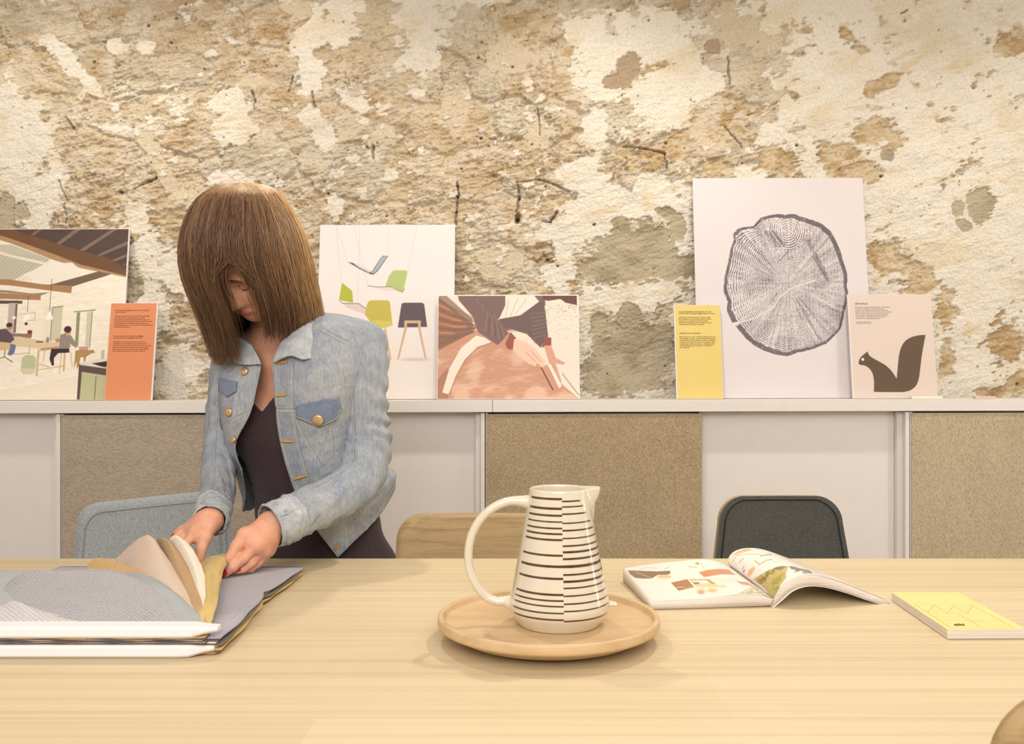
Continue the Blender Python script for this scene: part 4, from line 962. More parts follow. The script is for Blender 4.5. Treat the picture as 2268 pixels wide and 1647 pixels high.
# ------------------------------------------------------------------ fabric sample book
W = {}
def fm(n, a, b, **k): W[n] = fabric_mat(n, a, b, **k); return W[n]
M_knit_grey = fm('grey_knit', (144, 143, 148), (208, 206, 208), scale=500, weave=95, bmp=.8, dist=.001)
M_knit_blue = fm('blue_grey_knit', (150, 156, 160), (196, 200, 202), scale=500, weave=95, bmp=.7, dist=.001)
M_knit_pale = fm('pale_grey_knit', (186, 182, 186), (226, 222, 224), scale=500, weave=80, bmp=.8, dist=.001)
M_ochre = fm('ochre_wool', (196, 154, 92), (214, 176, 116), scale=600)
M_pink = fm('pale_pink_wool', (216, 192, 170), (236, 216, 198), scale=500, weave=110, bmp=.35)
M_tan = fm('tan_wool', (184, 146, 104), (208, 174, 132), scale=500, weave=110, bmp=.3)
M_cream = fm('cream_wool', (232, 220, 198), (246, 238, 222), scale=500)
M_must = fm('mustard_wool', (196, 166, 96), (216, 190, 122), scale=500)
M_lilac = fm('lilac_grey_twill', (150, 146, 154), (204, 200, 210), scale=420, weave=110, bmp=.6)
M_dgrey = fm('dark_grey_wool', (96, 88, 80), (134, 124, 114), scale=600); M_brn = fm('brown_wool', (132, 100, 66), (164, 130, 92), scale=600); M_blk = fm('slate_wool', (78, 80, 96), (116, 116, 132), scale=600)
sb = thing('sample_book', (-.59, 1.43, ZTB), 'large fabric sample book with white clamp bars, leafed open by the woman', 'sample book')
XR = -.381
rs = np.random.RandomState(5)
def flat_leaf(k, z, mat, name='fabric_leaf', top=False, lab=None, x1=-.80, th=.0016):
    nu, nv = 40, 46; u = np.linspace(0, 1, nu)[None, :]; v = np.linspace(0, 1, nv)[:, None]
    wav = .004 * np.sin(v * 7 + 1) + .0055 * np.exp(-((v - .52 - k * .004) / .035) ** 2) * -1 + .0012 * np.sin(v * 23 + k * 1.3)
    X_ = (XR + .004 * (k % 3) - .0025 * k * 0 + wav) * (1 - u) + x1 * u
    Y_ = 1.185 + (1.655 + .006 * math.sin(k * 2.1)) * v - 1.185 * v + 0 * u
    Z_ = z - .006 * sst(.1, 1, v) * (z - ZTB) / .024 + .0028 * np.exp(-((v - .52) / .05) ** 2) * (1 - u) ** 3 * ((z - ZTB) / .022) + .0012 * np.sin(v * 9 + k) * (1 - u) * (z - ZTB) / .022
    G = np.stack([X_, Y_, Z_], -1)
    return sheet(name, G, th, mat, sb, label=lab, sign=1 if normals(G)[5, 5, 2] > 0 else -1)
stack = [M_ochre, M_brn, M_must, M_dgrey, M_tan, M_dgrey, M_cream, M_blk, M_lilac]
z = ZTB + .0035
for k_, mt in enumerate(stack):
    flat_leaf(k_, z, mt, lab='lilac grey top leaf' if k_ == 8 else None); z += .00225
zt_ = z
# clamp bars and the packed leaves between them
def bar(z0, z1, xr, name, lab):
    n = 30; xs_ = np.linspace(-.80, xr, n); VV = []
    for i, x in enumerate(xs_):
        e = sst(xr - .035, xr, np.array(x)); y0 = 1.170 + .012 * e; y1 = 1.198; za = z0 + (z1 - z0) * .35 * e; zb = z1 - (z1 - z0) * .25 * e; r = .003
        VV += [(x, y0 + r, za), (x, y0, za + r), (x, y0, zb - r), (x, y0 + r, zb), (x, y1, zb), (x, y1, za)]
    FF = []
    for i in range(n - 1):
        for j in range(6): FF.append((i * 6 + j, i * 6 + (j + 1) % 6, (i + 1) * 6 + (j + 1) % 6, (i + 1) * 6 + j))
    FF += [tuple(range(5, -1, -1)), tuple((n - 1) * 6 + j for j in range(6))]
    return mk(name, VV, FF, M_bar, sb, False, label=lab)
M_bar = flat_mat('white_plastic', (240, 234, 236), .35, .5, .01)
bar(ZTB + .0008, ZTB + .0165, -.378, 'clamp_bar', 'lower white clamp bar'); bar(ZTB + .0255, ZTB + .0400, -.374, 'clamp_bar', 'upper white clamp bar')
packed = [M_dgrey, M_brn, M_tan, M_blk, M_blk, M_knit_blue, M_dgrey, M_must, M_ochre]
z = ZTB + .0168
for k_, mt in enumerate(packed):
    nu, nv = 60, 6; u = np.linspace(0, 1, nu)[None, :]; v = np.linspace(0, 1, nv)[:, None]
    G = np.stack([(XR - .006 - .003 * (k_ % 2)) * (1 - u) - .80 * u + 0 * v, 1.176 + .0015 * np.sin(u * 40 + k_ * 2) + .024 * v + 0 * u, z + .0004 * np.sin(u * 25 + k_) + 0 * v], -1)
    sheet('bound_leaf', G, .00085, mt, sb); z += .00096
def leaf(rows, mat, lab, nv=60, nu=60, seed=0, amp=.0015, th=.0014):
    ctrl = np.array([[P(*p) for p in r] for r in rows]); G = surf(ctrl, nv, nu)
    N = normals(G); N = N * np.sign(-(N * (G - np.array([0, 0, CAMZ]))).sum(-1, keepdims=True))
    X_, Y_ = np.meshgrid(np.linspace(0, 4, nu), np.linspace(0, 5, nv))
    G = G + N * (fbm(X_, Y_, 3, seed)[..., None] - .5) * amp * 2
    G[..., 2] = np.maximum(G[..., 2], ZTB + .004)
    s = 1 if (normals(G) * N).sum() > 0 else -1
    return sheet('fabric_leaf', G, th, mat, sb, label=lab, sign=s)
leaf([[(466, 1386, 1.20), (455, 1385, 1.20), (440, 1385, 1.20), (420, 1386, 1.20)],
      [(480, 1337, 1.31), (474, 1332, 1.315), (462, 1330, 1.32), (450, 1332, 1.33)],
      [(488, 1296, 1.42), (478, 1284, 1.43), (463, 1270, 1.44), (444, 1268, 1.46)],
      [(495, 1264, 1.505), (490, 1245, 1.52), (470, 1242, 1.55), (444, 1247, 1.58)],
      [(505, 1244, 1.567), (501, 1225, 1.577), (476, 1230, 1.59), (441, 1241, 1.61)]], M_must, 'mustard leaf pinched in the hand', seed=3, amp=.003)
leaf([[(464, 1387, 1.206), (458, 1385, 1.206), (448, 1385, 1.206), (430, 1386, 1.206)],
      [(462, 1335, 1.32), (454, 1330, 1.325), (443, 1328, 1.33), (425, 1335, 1.34)],
      [(455, 1280, 1.42), (443, 1268, 1.43), (428, 1260, 1.44), (405, 1275, 1.47)],
      [(438, 1232, 1.50), (420, 1210, 1.51), (400, 1200, 1.52), (378, 1225, 1.55)],
      [(415, 1204, 1.545), (402, 1190, 1.55), (384, 1187, 1.555), (366, 1203, 1.58)]], M_cream, 'cream leaf', seed=5)
leaf([[(462, 1386, 1.205), (450, 1385, 1.205), (440, 1385, 1.205), (425, 1386, 1.21)],
      [(446, 1330, 1.32), (432, 1326, 1.33), (418, 1325, 1.34), (400, 1335, 1.35)],
      [(425, 1275, 1.43), (408, 1262, 1.44), (390, 1256, 1.45), (368, 1270, 1.48)],
      [(400, 1225, 1.51), (383, 1208, 1.52), (368, 1202, 1.53), (350, 1225, 1.56)],
      [(378, 1200, 1.55), (366, 1191, 1.56), (353, 1190, 1.57), (342, 1200, 1.60)]], M_tan, 'tan leaf', seed=7)
leaf([[(455, 1386, 1.21), (430, 1385, 1.21), (400, 1385, 1.21), (350, 1386, 1.22)],
      [(425, 1330, 1.33), (395, 1318, 1.33), (360, 1310, 1.34), (310, 1325, 1.36)],
      [(395, 1275, 1.43), (365, 1255, 1.44), (328, 1255, 1.46), (285, 1278, 1.50)],
      [(365, 1225, 1.51), (340, 1205, 1.52), (308, 1215, 1.54), (262, 1248, 1.58)],
      [(340, 1192, 1.55), (326, 1184, 1.56), (300, 1198, 1.58), (256, 1238, 1.62)]], M_pink, 'pale pink leaf', seed=9)
leaf([[(430, 1386, 1.215), (380, 1386, 1.215), (300, 1386, 1.22), (200, 1386, 1.22)],
      [(390, 1330, 1.33), (340, 1310, 1.34), (270, 1300, 1.36), (195, 1315, 1.38)],
      [(345, 1285, 1.43), (300, 1263, 1.45), (240, 1255, 1.47), (188, 1275, 1.49)],
      [(305, 1264, 1.50), (262, 1245, 1.52), (214, 1234, 1.54), (183, 1262, 1.56)]], M_ochre, 'ochre leaf', seed=11)
leaf([[(468, 1388, 1.20), (400, 1387, 1.20), (250, 1387, 1.21), (60, 1387, 1.21), (-60, 1387, 1.21)],
      [(434, 1352, 1.265), (374, 1326, 1.275), (240, 1330, 1.30), (60, 1325, 1.32), (-60, 1322, 1.32)],
      [(388, 1310, 1.345), (326, 1276, 1.375), (215, 1274, 1.42), (60, 1276, 1.45), (-60, 1272, 1.45)],
      [(348, 1292, 1.42), (294, 1266, 1.445), (200, 1266, 1.49), (50, 1264, 1.52), (-60, 1262, 1.52)]], M_knit_blue, 'blue-grey knitted leaf', seed=13)
leaf([[(455, 1388, 1.198), (360, 1388, 1.198), (250, 1388, 1.198), (120, 1388, 1.198), (-60, 1388, 1.198)],
      [(428, 1366, 1.235), (330, 1345, 1.235), (200, 1340, 1.25), (90, 1345, 1.26), (-60, 1372, 1.26)],
      [(380, 1328, 1.295), (296, 1300, 1.295), (150, 1303, 1.32), (50, 1315, 1.33), (-50, 1345, 1.33)],
      [(328, 1293, 1.350), (256, 1266, 1.360), (140, 1266, 1.38), (50, 1272, 1.38), (-10, 1322, 1.38)],
      [(312, 1292, 1.385), (245, 1270, 1.40), (140, 1270, 1.42), (60, 1280, 1.42), (-20, 1335, 1.42)]], M_knit_grey, 'grey knitted leaf', 80, 90, seed=17, amp=.004)
leaf([[(215, 1389, 1.192), (150, 1389, 1.192), (90, 1389, 1.192), (30, 1389, 1.192), (-60, 1389, 1.192)],
      [(170, 1374, 1.21), (110, 1366, 1.21), (70, 1362, 1.21), (15, 1368, 1.21), (-60, 1372, 1.21)],
      [(125, 1364, 1.24), (80, 1348, 1.24), (34, 1332, 1.24), (-5, 1344, 1.24), (-60, 1352, 1.24)],
      [(120, 1372, 1.26), (80, 1358, 1.265), (34, 1345, 1.265), (-5, 1356, 1.265), (-60, 1362, 1.265)]], M_knit_pale, 'pale grey knitted leaf', seed=19, amp=.002)

# ------------------------------------------------------------------ chairs
def rr_outline(w_top, w_bot, h, r, n=10, asym=0):
    """trapezoid with rounded upper corners, origin bottom centre"""
    pts = [(-w_bot / 2, 0), (w_bot / 2, 0)]
    for s in (1, -1):
        cx_, cy_ = s * (w_top / 2 - r), h - r
        A = np.linspace(0, math.pi / 2, n) if s == 1 else np.linspace(math.pi / 2, math.pi, n)
        pts += [(cx_ + r * math.cos(a), cy_ + r * math.sin(a)) for a in A]
    return pts
def chair(x, y, rot, label, w_top, w_bot, r, ztop, mats, curve=.18, pad=None, zseat=.45, piping=None, rake=.18, leg=None, roll=0.0, crown=.012):
    """front of the chair looks along local -y; the back shell stands at local y = .2"""
    t = thing('chair', (x, y, 0), label, 'chair'); ORG[t.name] = np.zeros(3); t.rotation_euler = (0, 0, rot)
    h = ztop - zseat + .02
    out = rr_outline(w_top, w_bot, h, r, 12)
    out = dens([(a, b + crown * (1 - (2 * a / w_top) ** 2) * (b > h * .8)) for a, b in out], .02)
    def mp(off=0):
        def g(p):
            a, b = p[:, 0], p[:, 1]; c_ = 1 - np.cos(np.clip(a / curve * .8, -1.2, 1.2)); d_ = .19 + rake * b * .5 - .06 * c_ - off
            return np.stack([a * 1.0, d_, zseat - .02 + b + roll * a], -1)
        return g
    def nr(p):
        e = 1e-4; g = mp(); n_ = np.cross(g(p + [e, 0]) - g(p), g(p + [0, e]) - g(p)); n_ /= np.linalg.norm(n_, axis=1, keepdims=True)
        return np.where(n_[:, 1:2] < 0, n_, -n_)
    plate('backrest', out, .018, mp(), nr, .011, mats[0], t)
    if pad:
        po = [(a * (1 - pad[1] / w_top * 2), b - pad[1] * (b > h * .5)) for a, b in out]
        pl = plate('back_cushion', po, .012, lambda p: mp(pad[0])(p), nr, pad[0] - .0005, pad[2], t)
        bv = pl.modifiers.new('bevel', 'BEVEL'); bv.width = pad[0] * .7; bv.segments = 3; bv.limit_method = 'ANGLE'; bv.angle_limit = 1.0
        if piping:
            q = np.array([(a, b) for a, b in po if b > .12]); i0 = np.argmin(q[:, 1] + (q[:, 0] < 0) * 9)
            q = np.array([(a, b) for a, b in dens(po, .01) if b > .01])
            ang = np.arctan2(q[:, 1] - h * .4, q[:, 0]); q = q[np.argsort(np.mod(ang + math.pi / 2, 2 * math.pi))]
            q = np.stack([q[:, 0] * (1 - .010 / (w_top / 2)), q[:, 1] - .009 * (q[:, 1] > h * .3)], -1); MB().tube(list(mp(pad[0] + .0008)(q)), .0018, 6).build('piping', piping, t, True)
    so = dens([(-.21, -.20), (.21, -.20), (.20, .20), (-.20, .20)], .03); so = [tuple(p) for p in crv(so[::3], 3, True)]
    plate('seat', so, .03, lambda p: np.stack([p[:, 0], p[:, 1], zseat + .012 * (np.abs(p[:, 0]) / .21) ** 2 + .01 * np.clip(p[:, 1] / .2, 0, 1)], -1), lambda p: np.tile([0, 0, 1.], (len(p), 1)), .014, mats[1], t)
    for sx in (-1, 1):
        for sy in (-1, 1):
            MB().tube([(sx * .15, sy * .15, zseat - .012), (sx * .225, sy * .215, 0)], [.017, .011], 10).build('leg', mats[2], t, True)
    return t
M_oakc = wood_mat('oak_plywood', (186, 158, 112), (150, 122, 80), (2, 30, 30), 2.5, .5, streak=.7)
M_feltl = fabric_mat('light_grey_felt', (136, 140, 142), (186, 190, 190), 420, big=.05)
M_feltd = fabric_mat('charcoal_felt', (66, 66, 62), (100, 100, 94), 420, big=.05)
M_fpip = flat_mat('grey_seam', (150, 154, 156), .9, .1); M_dpip = flat_mat('charcoal_seam', (52, 52, 50), .9, .1)
def xat(px, D): return (px - CX) * D / F
chair(xat(1738, 2.12), 1.93, 0.02, 'charcoal felt chair behind the table, behind the open magazine', .282, .375, .055, .812, (M_oakc, M_feltd, M_oakc), pad=(.010, .0005, M_feltd), piping=M_dpip, curve=.2, crown=.006)
chair(xat(1076, 1.91), 1.70, 0, 'bare oak plywood chair behind the table, left of the jug', .365, .39, .05, .805, (M_oakc, M_oakc, M_oakc), curve=.22, crown=.008)
t = chair(xat(352, 2.08), 1.93, .16, 'light grey felt chair behind the table, at the woman\'s elbow', .335, .385, .04, .812, (M_feltl, M_feltl, M_oakc), pad=(.014, .012, M_feltl), piping=M_fpip, curve=.3, roll=.09, crown=.004)
chair(.510, .84, math.pi, 'oak chair in the near right corner, only its rounded edge showing', .380, .405, .045, .887, (M_oakc, M_oakc, M_oakc), curve=.22)

# unseen string of small lights, added to put dots in the jug's glaze
ls = thing('added_light_string', (2.2, 1.62, 0), 'added, unseen string of tiny bright bulbs for the dotted reflection in the jug', 'light')
me_, t, b = nt('glowing_bulb'); b.inputs['Emission Color'].default_value = (1, .93, .82, 1); b.inputs['Emission Strength'].default_value = 60
MB().tube([(2.2, 1.62, .02), (2.2, 1.62, 2.74)], .004, 6).build('cord', M_gap, ls)
b = MB(); b.box(2.12, 2.28, 1.54, 1.70, 0, .02).build('base', M_gap, ls)
for i in range(22):
    v_, f_ = lathe([(.0001, -.016), (.012, -.01), (.016, 0), (.012, .01), (.0001, .016)], 2.2, 1.62, 10); v_ = v_ + [0, 0, .35 + i * .075]
    mk('bulb', v_, f_, me_, ls, True)
# ------------------------------------------------------------------ the woman
def unit(v): v = np.asarray(v, float); return v / np.linalg.norm(v)
def surface_nets(fn, lo, hi, st):
    ax = [np.arange(l, h_ + st, st) for l, h_ in zip(lo, hi)]
    n = [len(a) for a in ax]
    X, Y, Z = np.meshgrid(*ax, indexing='ij')
    d = fn(np.stack([X.ravel(), Y.ravel(), Z.ravel()], -1).astype(np.float32)).reshape(n)
    s = d < 0
    corners = [(i, j, k) for i in (0, 1) for j in (0, 1) for k in (0, 1)]
    sl = lambda c: tuple(slice(q, n[a] - 1 + q) for a, q in enumerate(c))
    cnt = sum(s[sl(c)].astype(np.int8) for c in corners); act = (cnt > 0) & (cnt < 8)
    idx = -np.ones(act.shape, np.int64); idx[act] = np.arange(act.sum())
    acc = np.zeros(act.shape + (3,), np.float32); w = np.zeros(act.shape, np.float32)
    for c in corners:
        for a in range(3):
            if c[a]: continue
            c2 = list(c); c2[a] = 1
            d1, d2 = d[sl(c)], d[sl(c2)]; cr = (d1 < 0) != (d2 < 0)
            t = np.where(cr, d1 / (d1 - d2 + 1e-20), 0)
            for b_ in range(3):
                acc[..., b_] += np.where(cr, (t if b_ == a else c[b_]), 0)
            w += cr
    ii = np.argwhere(act); pos = acc[act] / w[act][:, None]
    verts = np.array(lo) + (ii + pos) * st
    faces = []
    for a in range(3):
        b_, c_ = [(1, 2), (2, 0), (0, 1)][a]
        s1 = [slice(None)] * 3; s2 = [slice(None)] * 3; s1[a] = slice(0, n[a] - 1); s2[a] = slice(1, n[a])
        A, B = s[tuple(s1)], s[tuple(s2)]; cr = A != B
        q = np.argwhere(cr); q = q[(q[:, b_] > 0) & (q[:, c_] > 0) & (q[:, b_] < n[b_] - 1) & (q[:, c_] < n[c_] - 1)]
        def g(db, dc):
            r = q.copy(); r[:, b_] -= db; r[:, c_] -= dc; return idx[r[:, 0], r[:, 1], r[:, 2]]
        f = np.stack([g(1, 1), g(0, 1), g(0, 0), g(1, 0)], -1)
        fl = ~A[q[:, 0], q[:, 1], q[:, 2]]
        f[fl] = f[fl][:, ::-1]; faces.append(f)
    return verts, np.concatenate(faces)
def smin(a, b, k):
    h_ = np.clip(.5 + .5 * (b - a) / k, 0, 1); return b * (1 - h_) + a * h_ - k * h_ * (1 - h_)
def cone(p, a, b, ra, rb, sq=None):
    a, b = np.asarray(a, np.float32), np.asarray(b, np.float32); ab = b - a
    t = np.clip(((p - a) @ ab) / (ab @ ab), 0, 1); return np.linalg.norm(p - a - t[:, None] * ab, axis=1) - (ra + (rb - ra) * t)
def ellip(p, c, axes, r):
    q = (p - np.asarray(c, np.float32)) @ np.asarray(axes, np.float32).T / np.asarray(r, np.float32)
    k = np.linalg.norm(q, axis=1); return (k - 1) * min(r) * (1.0 if True else 1)
yaw = math.radians(25)
Lx = np.array([math.cos(yaw), -math.sin(yaw), 0]); Fw = np.array([-math.sin(yaw), -math.cos(yaw), 0])
HIP = np.array(P(722, 1240, 1.985)); NEK = np.array(P(640, 735, 1.915))
Up = unit(NEK - HIP); Fd = unit(Fw - Up * (Fw @ Up)); Ld = unit(np.cross(Up, Fd)); Ld = Ld * np.sign(Ld @ Lx)
TL_ = np.linalg.norm(NEK - HIP)
ts = np.array([-.35, -.1, .10, .32, .55, .75, .88, 1.0, 1.15]); ta = np.array([.122, .130, .126, .118, .138, .150, .142, .085, .05]); tb_ = np.array([.105, .108, .098, .088, .093, .090, .085, .062, .05])
def torso(p, off=0):
    q = p - HIP.astype(np.float32); t = (q @ Up) / TL_; l = q @ Ld; f = q @ Fd - .012 * np.sin(np.clip(t, 0, 1) * 3.1)
    a = np.interp(t, ts, ta) + off; b = np.interp(t, ts, tb_) + off
    d = (np.sqrt((l / a) ** 2 + (f / b) ** 2) - 1) * np.minimum(a, b)
    return np.maximum(d, np.maximum((-.30 - t), (t - 1.08)) * TL_)
SHL, SHR = P(790, 775, 1.855), P(540, 790, 1.955)
ELL, WRL = P(812, 1022, 1.825), P(597, 1166, 1.640)
ELR, WRR = P(492, 1010, 1.90), P(466, 1150, 1.668)
HC = P(550, 562, 1.790)
Fh = unit([-.34, -.52, -.78]); Uh = unit(np.array([-.10, -.45, .89]) - Fh * (np.array([-.10, -.45, .89]) @ Fh)); Sh = np.cross(Uh, Fh)
def hd(f, u, s=0): return HC + Fh * f + Uh * u + Sh * s
AX = np.stack([Sh, Fh, Uh])
ARMS = [([P(*q) for q in ((792, 785, 1.85), (806, 870, 1.832), (809, 940, 1.83), (811, 1000, 1.818), (795, 1058, 1.787), (735, 1103, 1.735), (662, 1136, 1.68), (603, 1163, 1.643))], [.038, .036, .034, .034, .033, .030, .026, .0225]),
        ([P(*q) for q in ((535, 800, 1.962), (500, 900, 1.937), (490, 970, 1.907), (486, 1030, 1.865), (482, 1085, 1.790), (474, 1120, 1.715), (467, 1149, 1.668))], [.032, .027, .025, .024, .0225, .021, .020])]
BR = [HIP + Up * TL_ * .66 + Fd * .078 + Ld * s * .068 for s in (-1, 1)]
def trunk(p, off=0):
    d = torso(p, off)
    for b in BR: d = smin(d, ellip(p, b, np.stack([Ld, Fd, Up]), (.062 + off, .048 + off, .06 + off)), .035)
    d = smin(d, cone(p, SHL + [0, .0, -.005], NEK + [.02, 0, -.03], .045 + off, .048 + off), .04)
    d = smin(d, cone(p, SHR + [0, .0, -.005], NEK + [-.02, 0, -.03], .045 + off, .048 + off), .04)
    return d
def headsdf(p):
    d = ellip(p, hd(-.012, .02), AX, (.068, .088, .084))
    d = smin(d, ellip(p, hd(.035, -.045), AX, (.054, .055, .072)), .03)
    d = smin(d, cone(p, hd(.066, -.092), hd(.03, -.085), .016, .034), .03)
    for s in (-1, 1):
        d = smin(d, ellip(p, hd(.066, -.035, s * .032), AX, (.020, .014, .016)), .018)
        d = smin(d, ellip(p, hd(.074, .012, s * .028), AX, (.024, .010, .008)), .012)
        d = smin(d, cone(p, hd(-.004, -.012, s * .070), hd(.004, -.045, s * .066), .010, .006), .008)
        d = -smin(-d, ellip(p, hd(.088, -.006, s * .030), AX, (.016, .011, .009)), .008) * 1.0
    d = smin(d, cone(p, hd(.082, -.002), hd(.100, -.038), .007, .011), .012)
    d = smin(d, cone(p, hd(.090, -.044, -.010), hd(.090, -.044, .010), .007, .007), .008)
    d = smin(d, ellip(p, hd(.082, -.068), AX, (.024, .011, .006)), .006)
    return d
def body_sdf(p):
    d = trunk(p)
    d = smin(d, cone(p, NEK + Up * -.01, hd(-.035, -.075), .054, .052), .03)
    d = smin(d, headsdf(p), .02)
    for pts, rs_ in ARMS:
        for a, b, r1, r2 in zip(pts[:-1], pts[1:], rs_[:-1], rs_[1:]): d = smin(d, cone(p, a, b, r1, r2), .012)
    return d
LEGS = [(HIP + Ld * s * .07 + np.array([0, .01, -.04]), np.array([HIP[0] + s * .085, HIP[1] + .015 - s * .02, .43]), np.array([HIP[0] + s * .09, HIP[1] + .05 - s * .02, .07])) for s in (-1, 1)]
def legs_sdf(p, off=0):
    d = ellip(p, HIP + [0, .01, -.06], np.stack([Ld, Fd, Up]), (.124 + off, .106 + off, .12 + off))
    for a, b, c in LEGS:
        d = smin(d, cone(p, a, b, .082 + off, .054 + off), .03); d = smin(d, cone(p, b, c, .054 + off, .034 + off), .03)
    return d
def feet(p):
    d = None
    for a, b, c in LEGS:
        e = cone(p, c + [0, .01, -.02], c + [-.05, -.13, -.045], .032, .024); d = e if d is None else np.minimum(d, e)
    return d

def finger(p, pts, rs_):
    d = None
    for a, b, r1, r2 in zip(pts[:-1], pts[1:], rs_[:-1], rs_[1:]):
        e = cone(p, a, b, r1, r2); d = e if d is None else smin(d, e, .003)
    return d
HANDS = {
 'L': dict(B=(640, 1147, 1.665), W=(600, 1162, 1.640), mcp=[(563, 1212, 1.585), (577, 1221, 1.600), (588, 1222, 1.615), (596, 1216, 1.632)],
   f=[[(537, 1238, 1.565), (515, 1257, 1.556), (499, 1270, 1.552)], [(555, 1246, 1.580), (538, 1259, 1.575), (525, 1263, 1.568)], [(570, 1246, 1.597), (555, 1258, 1.590), (543, 1261, 1.583)], [(583, 1238, 1.616), (570, 1250, 1.610), (560, 1256, 1.603)]],
   th=[(580, 1172, 1.625), (543, 1184, 1.590), (524, 1209, 1.572), (508, 1236, 1.560)]),
 'R': dict(B=(474, 1122, 1.712), W=(466, 1150, 1.668), mcp=[(430, 1184, 1.625), (423, 1178, 1.640), (420, 1172, 1.655), (424, 1166, 1.668)],
   f=[[(411, 1204, 1.605), (402, 1220, 1.596), (398, 1233, 1.588)], [(401, 1194, 1.620), (391, 1209, 1.610), (388, 1222, 1.602)], [(397, 1184, 1.637), (385, 1196, 1.627), (381, 1208, 1.618)], [(403, 1172, 1.655), (391, 1181, 1.645), (385, 1190, 1.637)]],
   th=[(462, 1172, 1.645), (452, 1193, 1.620), (446, 1216, 1.606), (441, 1239, 1.597)])}
NAILS = []
def hand_mesh(H, k=1.0):
    W_ = P(*H['W']); M_ = [P(*q) for q in H['mcp']]; fs = [[m] + [P(*q) for q in f] for m, f in zip(M_, H['f'])]; th = [P(*q) for q in H['th']]
    rr_ = [[.0102, .0090, .0080, .0068], [.0102, .0090, .0080, .0068], [.0098, .0086, .0076, .0066], [.0088, .0076, .0067, .0058]]
    def f(p):
        d = cone(p, W_, W_ + (np.mean(M_, 0) - W_) * .35, .0235 * k, .023 * k)
        d = smin(d, cone(p, P(*H['B']), W_, .0215 * k, .0235 * k), .006)
        for i, m in enumerate(M_): d = smin(d, cone(p, W_ + (m - W_) * .25, m, .0165 * k, .0118 * k), .012)
        d = smin(d, cone(p, W_ + (th[0] - W_) * .3, th[1], .0165 * k, .0125 * k), .014)
        for i in range(3): d = smin(d, cone(p, (M_[i] + M_[i + 1]) / 2, W_ + (M_[i] + M_[i + 1] - 2 * W_) * .25, .0105 * k, .015 * k), .006)
        d = smin(d, cone(p, th[1], M_[0], .0095 * k, .0105 * k), .010)
        for fi, r_ in zip(fs, rr_): d = smin(d, finger(p, fi, [x * k * .95 for x in r_]), .0028)
        d = smin(d, finger(p, [th[1], th[2], th[3]], [.0118 * k, .0102 * k, .0082 * k]), .005)
        return d
    allp = np.array([W_] + [q for fi in fs for q in fi] + th); lo = allp.min(0) - .045; hi = allp.max(0) + .045
    for seg in [fi[-2:] for fi in fs] + [th[-2:]]:
        a, b = seg; t_ = unit(b - a); view = unit(np.array([0, 0, CAMZ]) - b) + np.array([0, -.2, .9]) * .6; n_ = unit(view - t_ * (view @ t_)); NAILS.append((b - t_ * .001, t_, n_))
    return surface_nets(f, lo, hi, .0021)
def relax(v, f, it=2, lam=.5):
    n = len(v)
    for _ in range(it):
        acc = np.zeros_like(v); c = np.zeros(n)
        for i in range(4):
            a, b = f[:, i], f[:, (i + 1) % 4]
            np.add.at(acc, a, v[b]); np.add.at(acc, b, v[a]); np.add.at(c, a, 1); np.add.at(c, b, 1)
        v = v * (1 - lam) + lam * acc / c[:, None]
    return v
per = thing('person', (HIP[0], HIP[1], 0), 'woman in a faded denim jacket leaning over the sample book, brown hair over her face', 'person')
m, t, b = nt('skin'); f_ = noise(t, coord(t), 26, 4); f2_ = noise(t, coord(t), 400, 2)
c_ = ramp(t, f_, [(.3, L(214, 150, 122)), (.7, L(230, 176, 146))]); lk(t, c_, b.inputs['Base Color']); b.inputs['Roughness'].default_value = .5
b.inputs['Subsurface Weight'].default_value = .12; b.inputs['Subsurface Radius'].default_value = (.012, .005, .003); b.inputs['Specular IOR Level'].default_value = .35
bump(t, b, f2_, .12, .0005); M_skin = m
v1, f1 = surface_nets(body_sdf, (-.74, 1.56, .72), (-.17, 2.14, 1.46), .0042); v1 = relax(v1, f1, 2)
v2, f2 = surface_nets(lambda p: np.minimum(smin(torso(p), legs_sdf(p), .02), feet(p)), (-.66, 1.72, -.02), (-.14, 2.22, .76), .0085); v2 = relax(v2, f2, 1)
v3, f3 = hand_mesh(HANDS['L']); v3 = relax(v3, f3, 1); v4, f4 = hand_mesh(HANDS['R'], .93); v4 = relax(v4, f4, 1)
VV = []; FF = []; n_ = 0
for v, f in ((v1, f1), (v2, f2), (v3, f3), (v4, f4)): VV.append(v); FF.append(f + n_); n_ += len(v)
mk('body', np.concatenate(VV), np.concatenate(FF), M_skin, per, True)
M_nail = flat_mat('red_nail_varnish', (190, 30, 40), .2, .6, .01)
for c_, t_, n_ in NAILS:
    s_ = np.cross(t_, n_); b = MB(); vs_ = []; fs_ = []
    for i in range(7):
        for j in range(9):
            u_, w_ = (i / 6 - .5) * 2, (j / 8 - .5) * 2; e_ = math.sqrt(max(0, 1 - .85 * w_ * w_ * w_ * w_))
            vs_.append(c_ + t_ * (.0055 * w_ + .001) + s_ * .0050 * u_ * e_ + n_ * (.0072 * math.sqrt(max(.02, 1 - .55 * u_ * u_)) + .0003 - .002 * max(0, w_)))
    for i in range(6):
        for j in range(8): fs_.append((i * 9 + j, i * 9 + j + 1, (i + 1) * 9 + j + 1, (i + 1) * 9 + j))
    b.add(vs_, fs_).build('fingernail', M_nail, per, True)
M_lip = flat_mat('lips', (186, 96, 88), .45, .4, .03)
def blob(c, ax, r, name, mat, n=16):
    vs_ = [np.asarray(c) + ax[0] * r[0] * math.sin(a) * math.cos(q) + ax[1] * r[1] * math.sin(a) * math.sin(q) + ax[2] * r[2] * math.cos(a) for a in np.linspace(.001, math.pi - .001, n) for q in np.linspace(0, 2 * math.pi, n, endpoint=False)]
    return mk(name, vs_, grid_faces(n, n, True), mat, per, True)
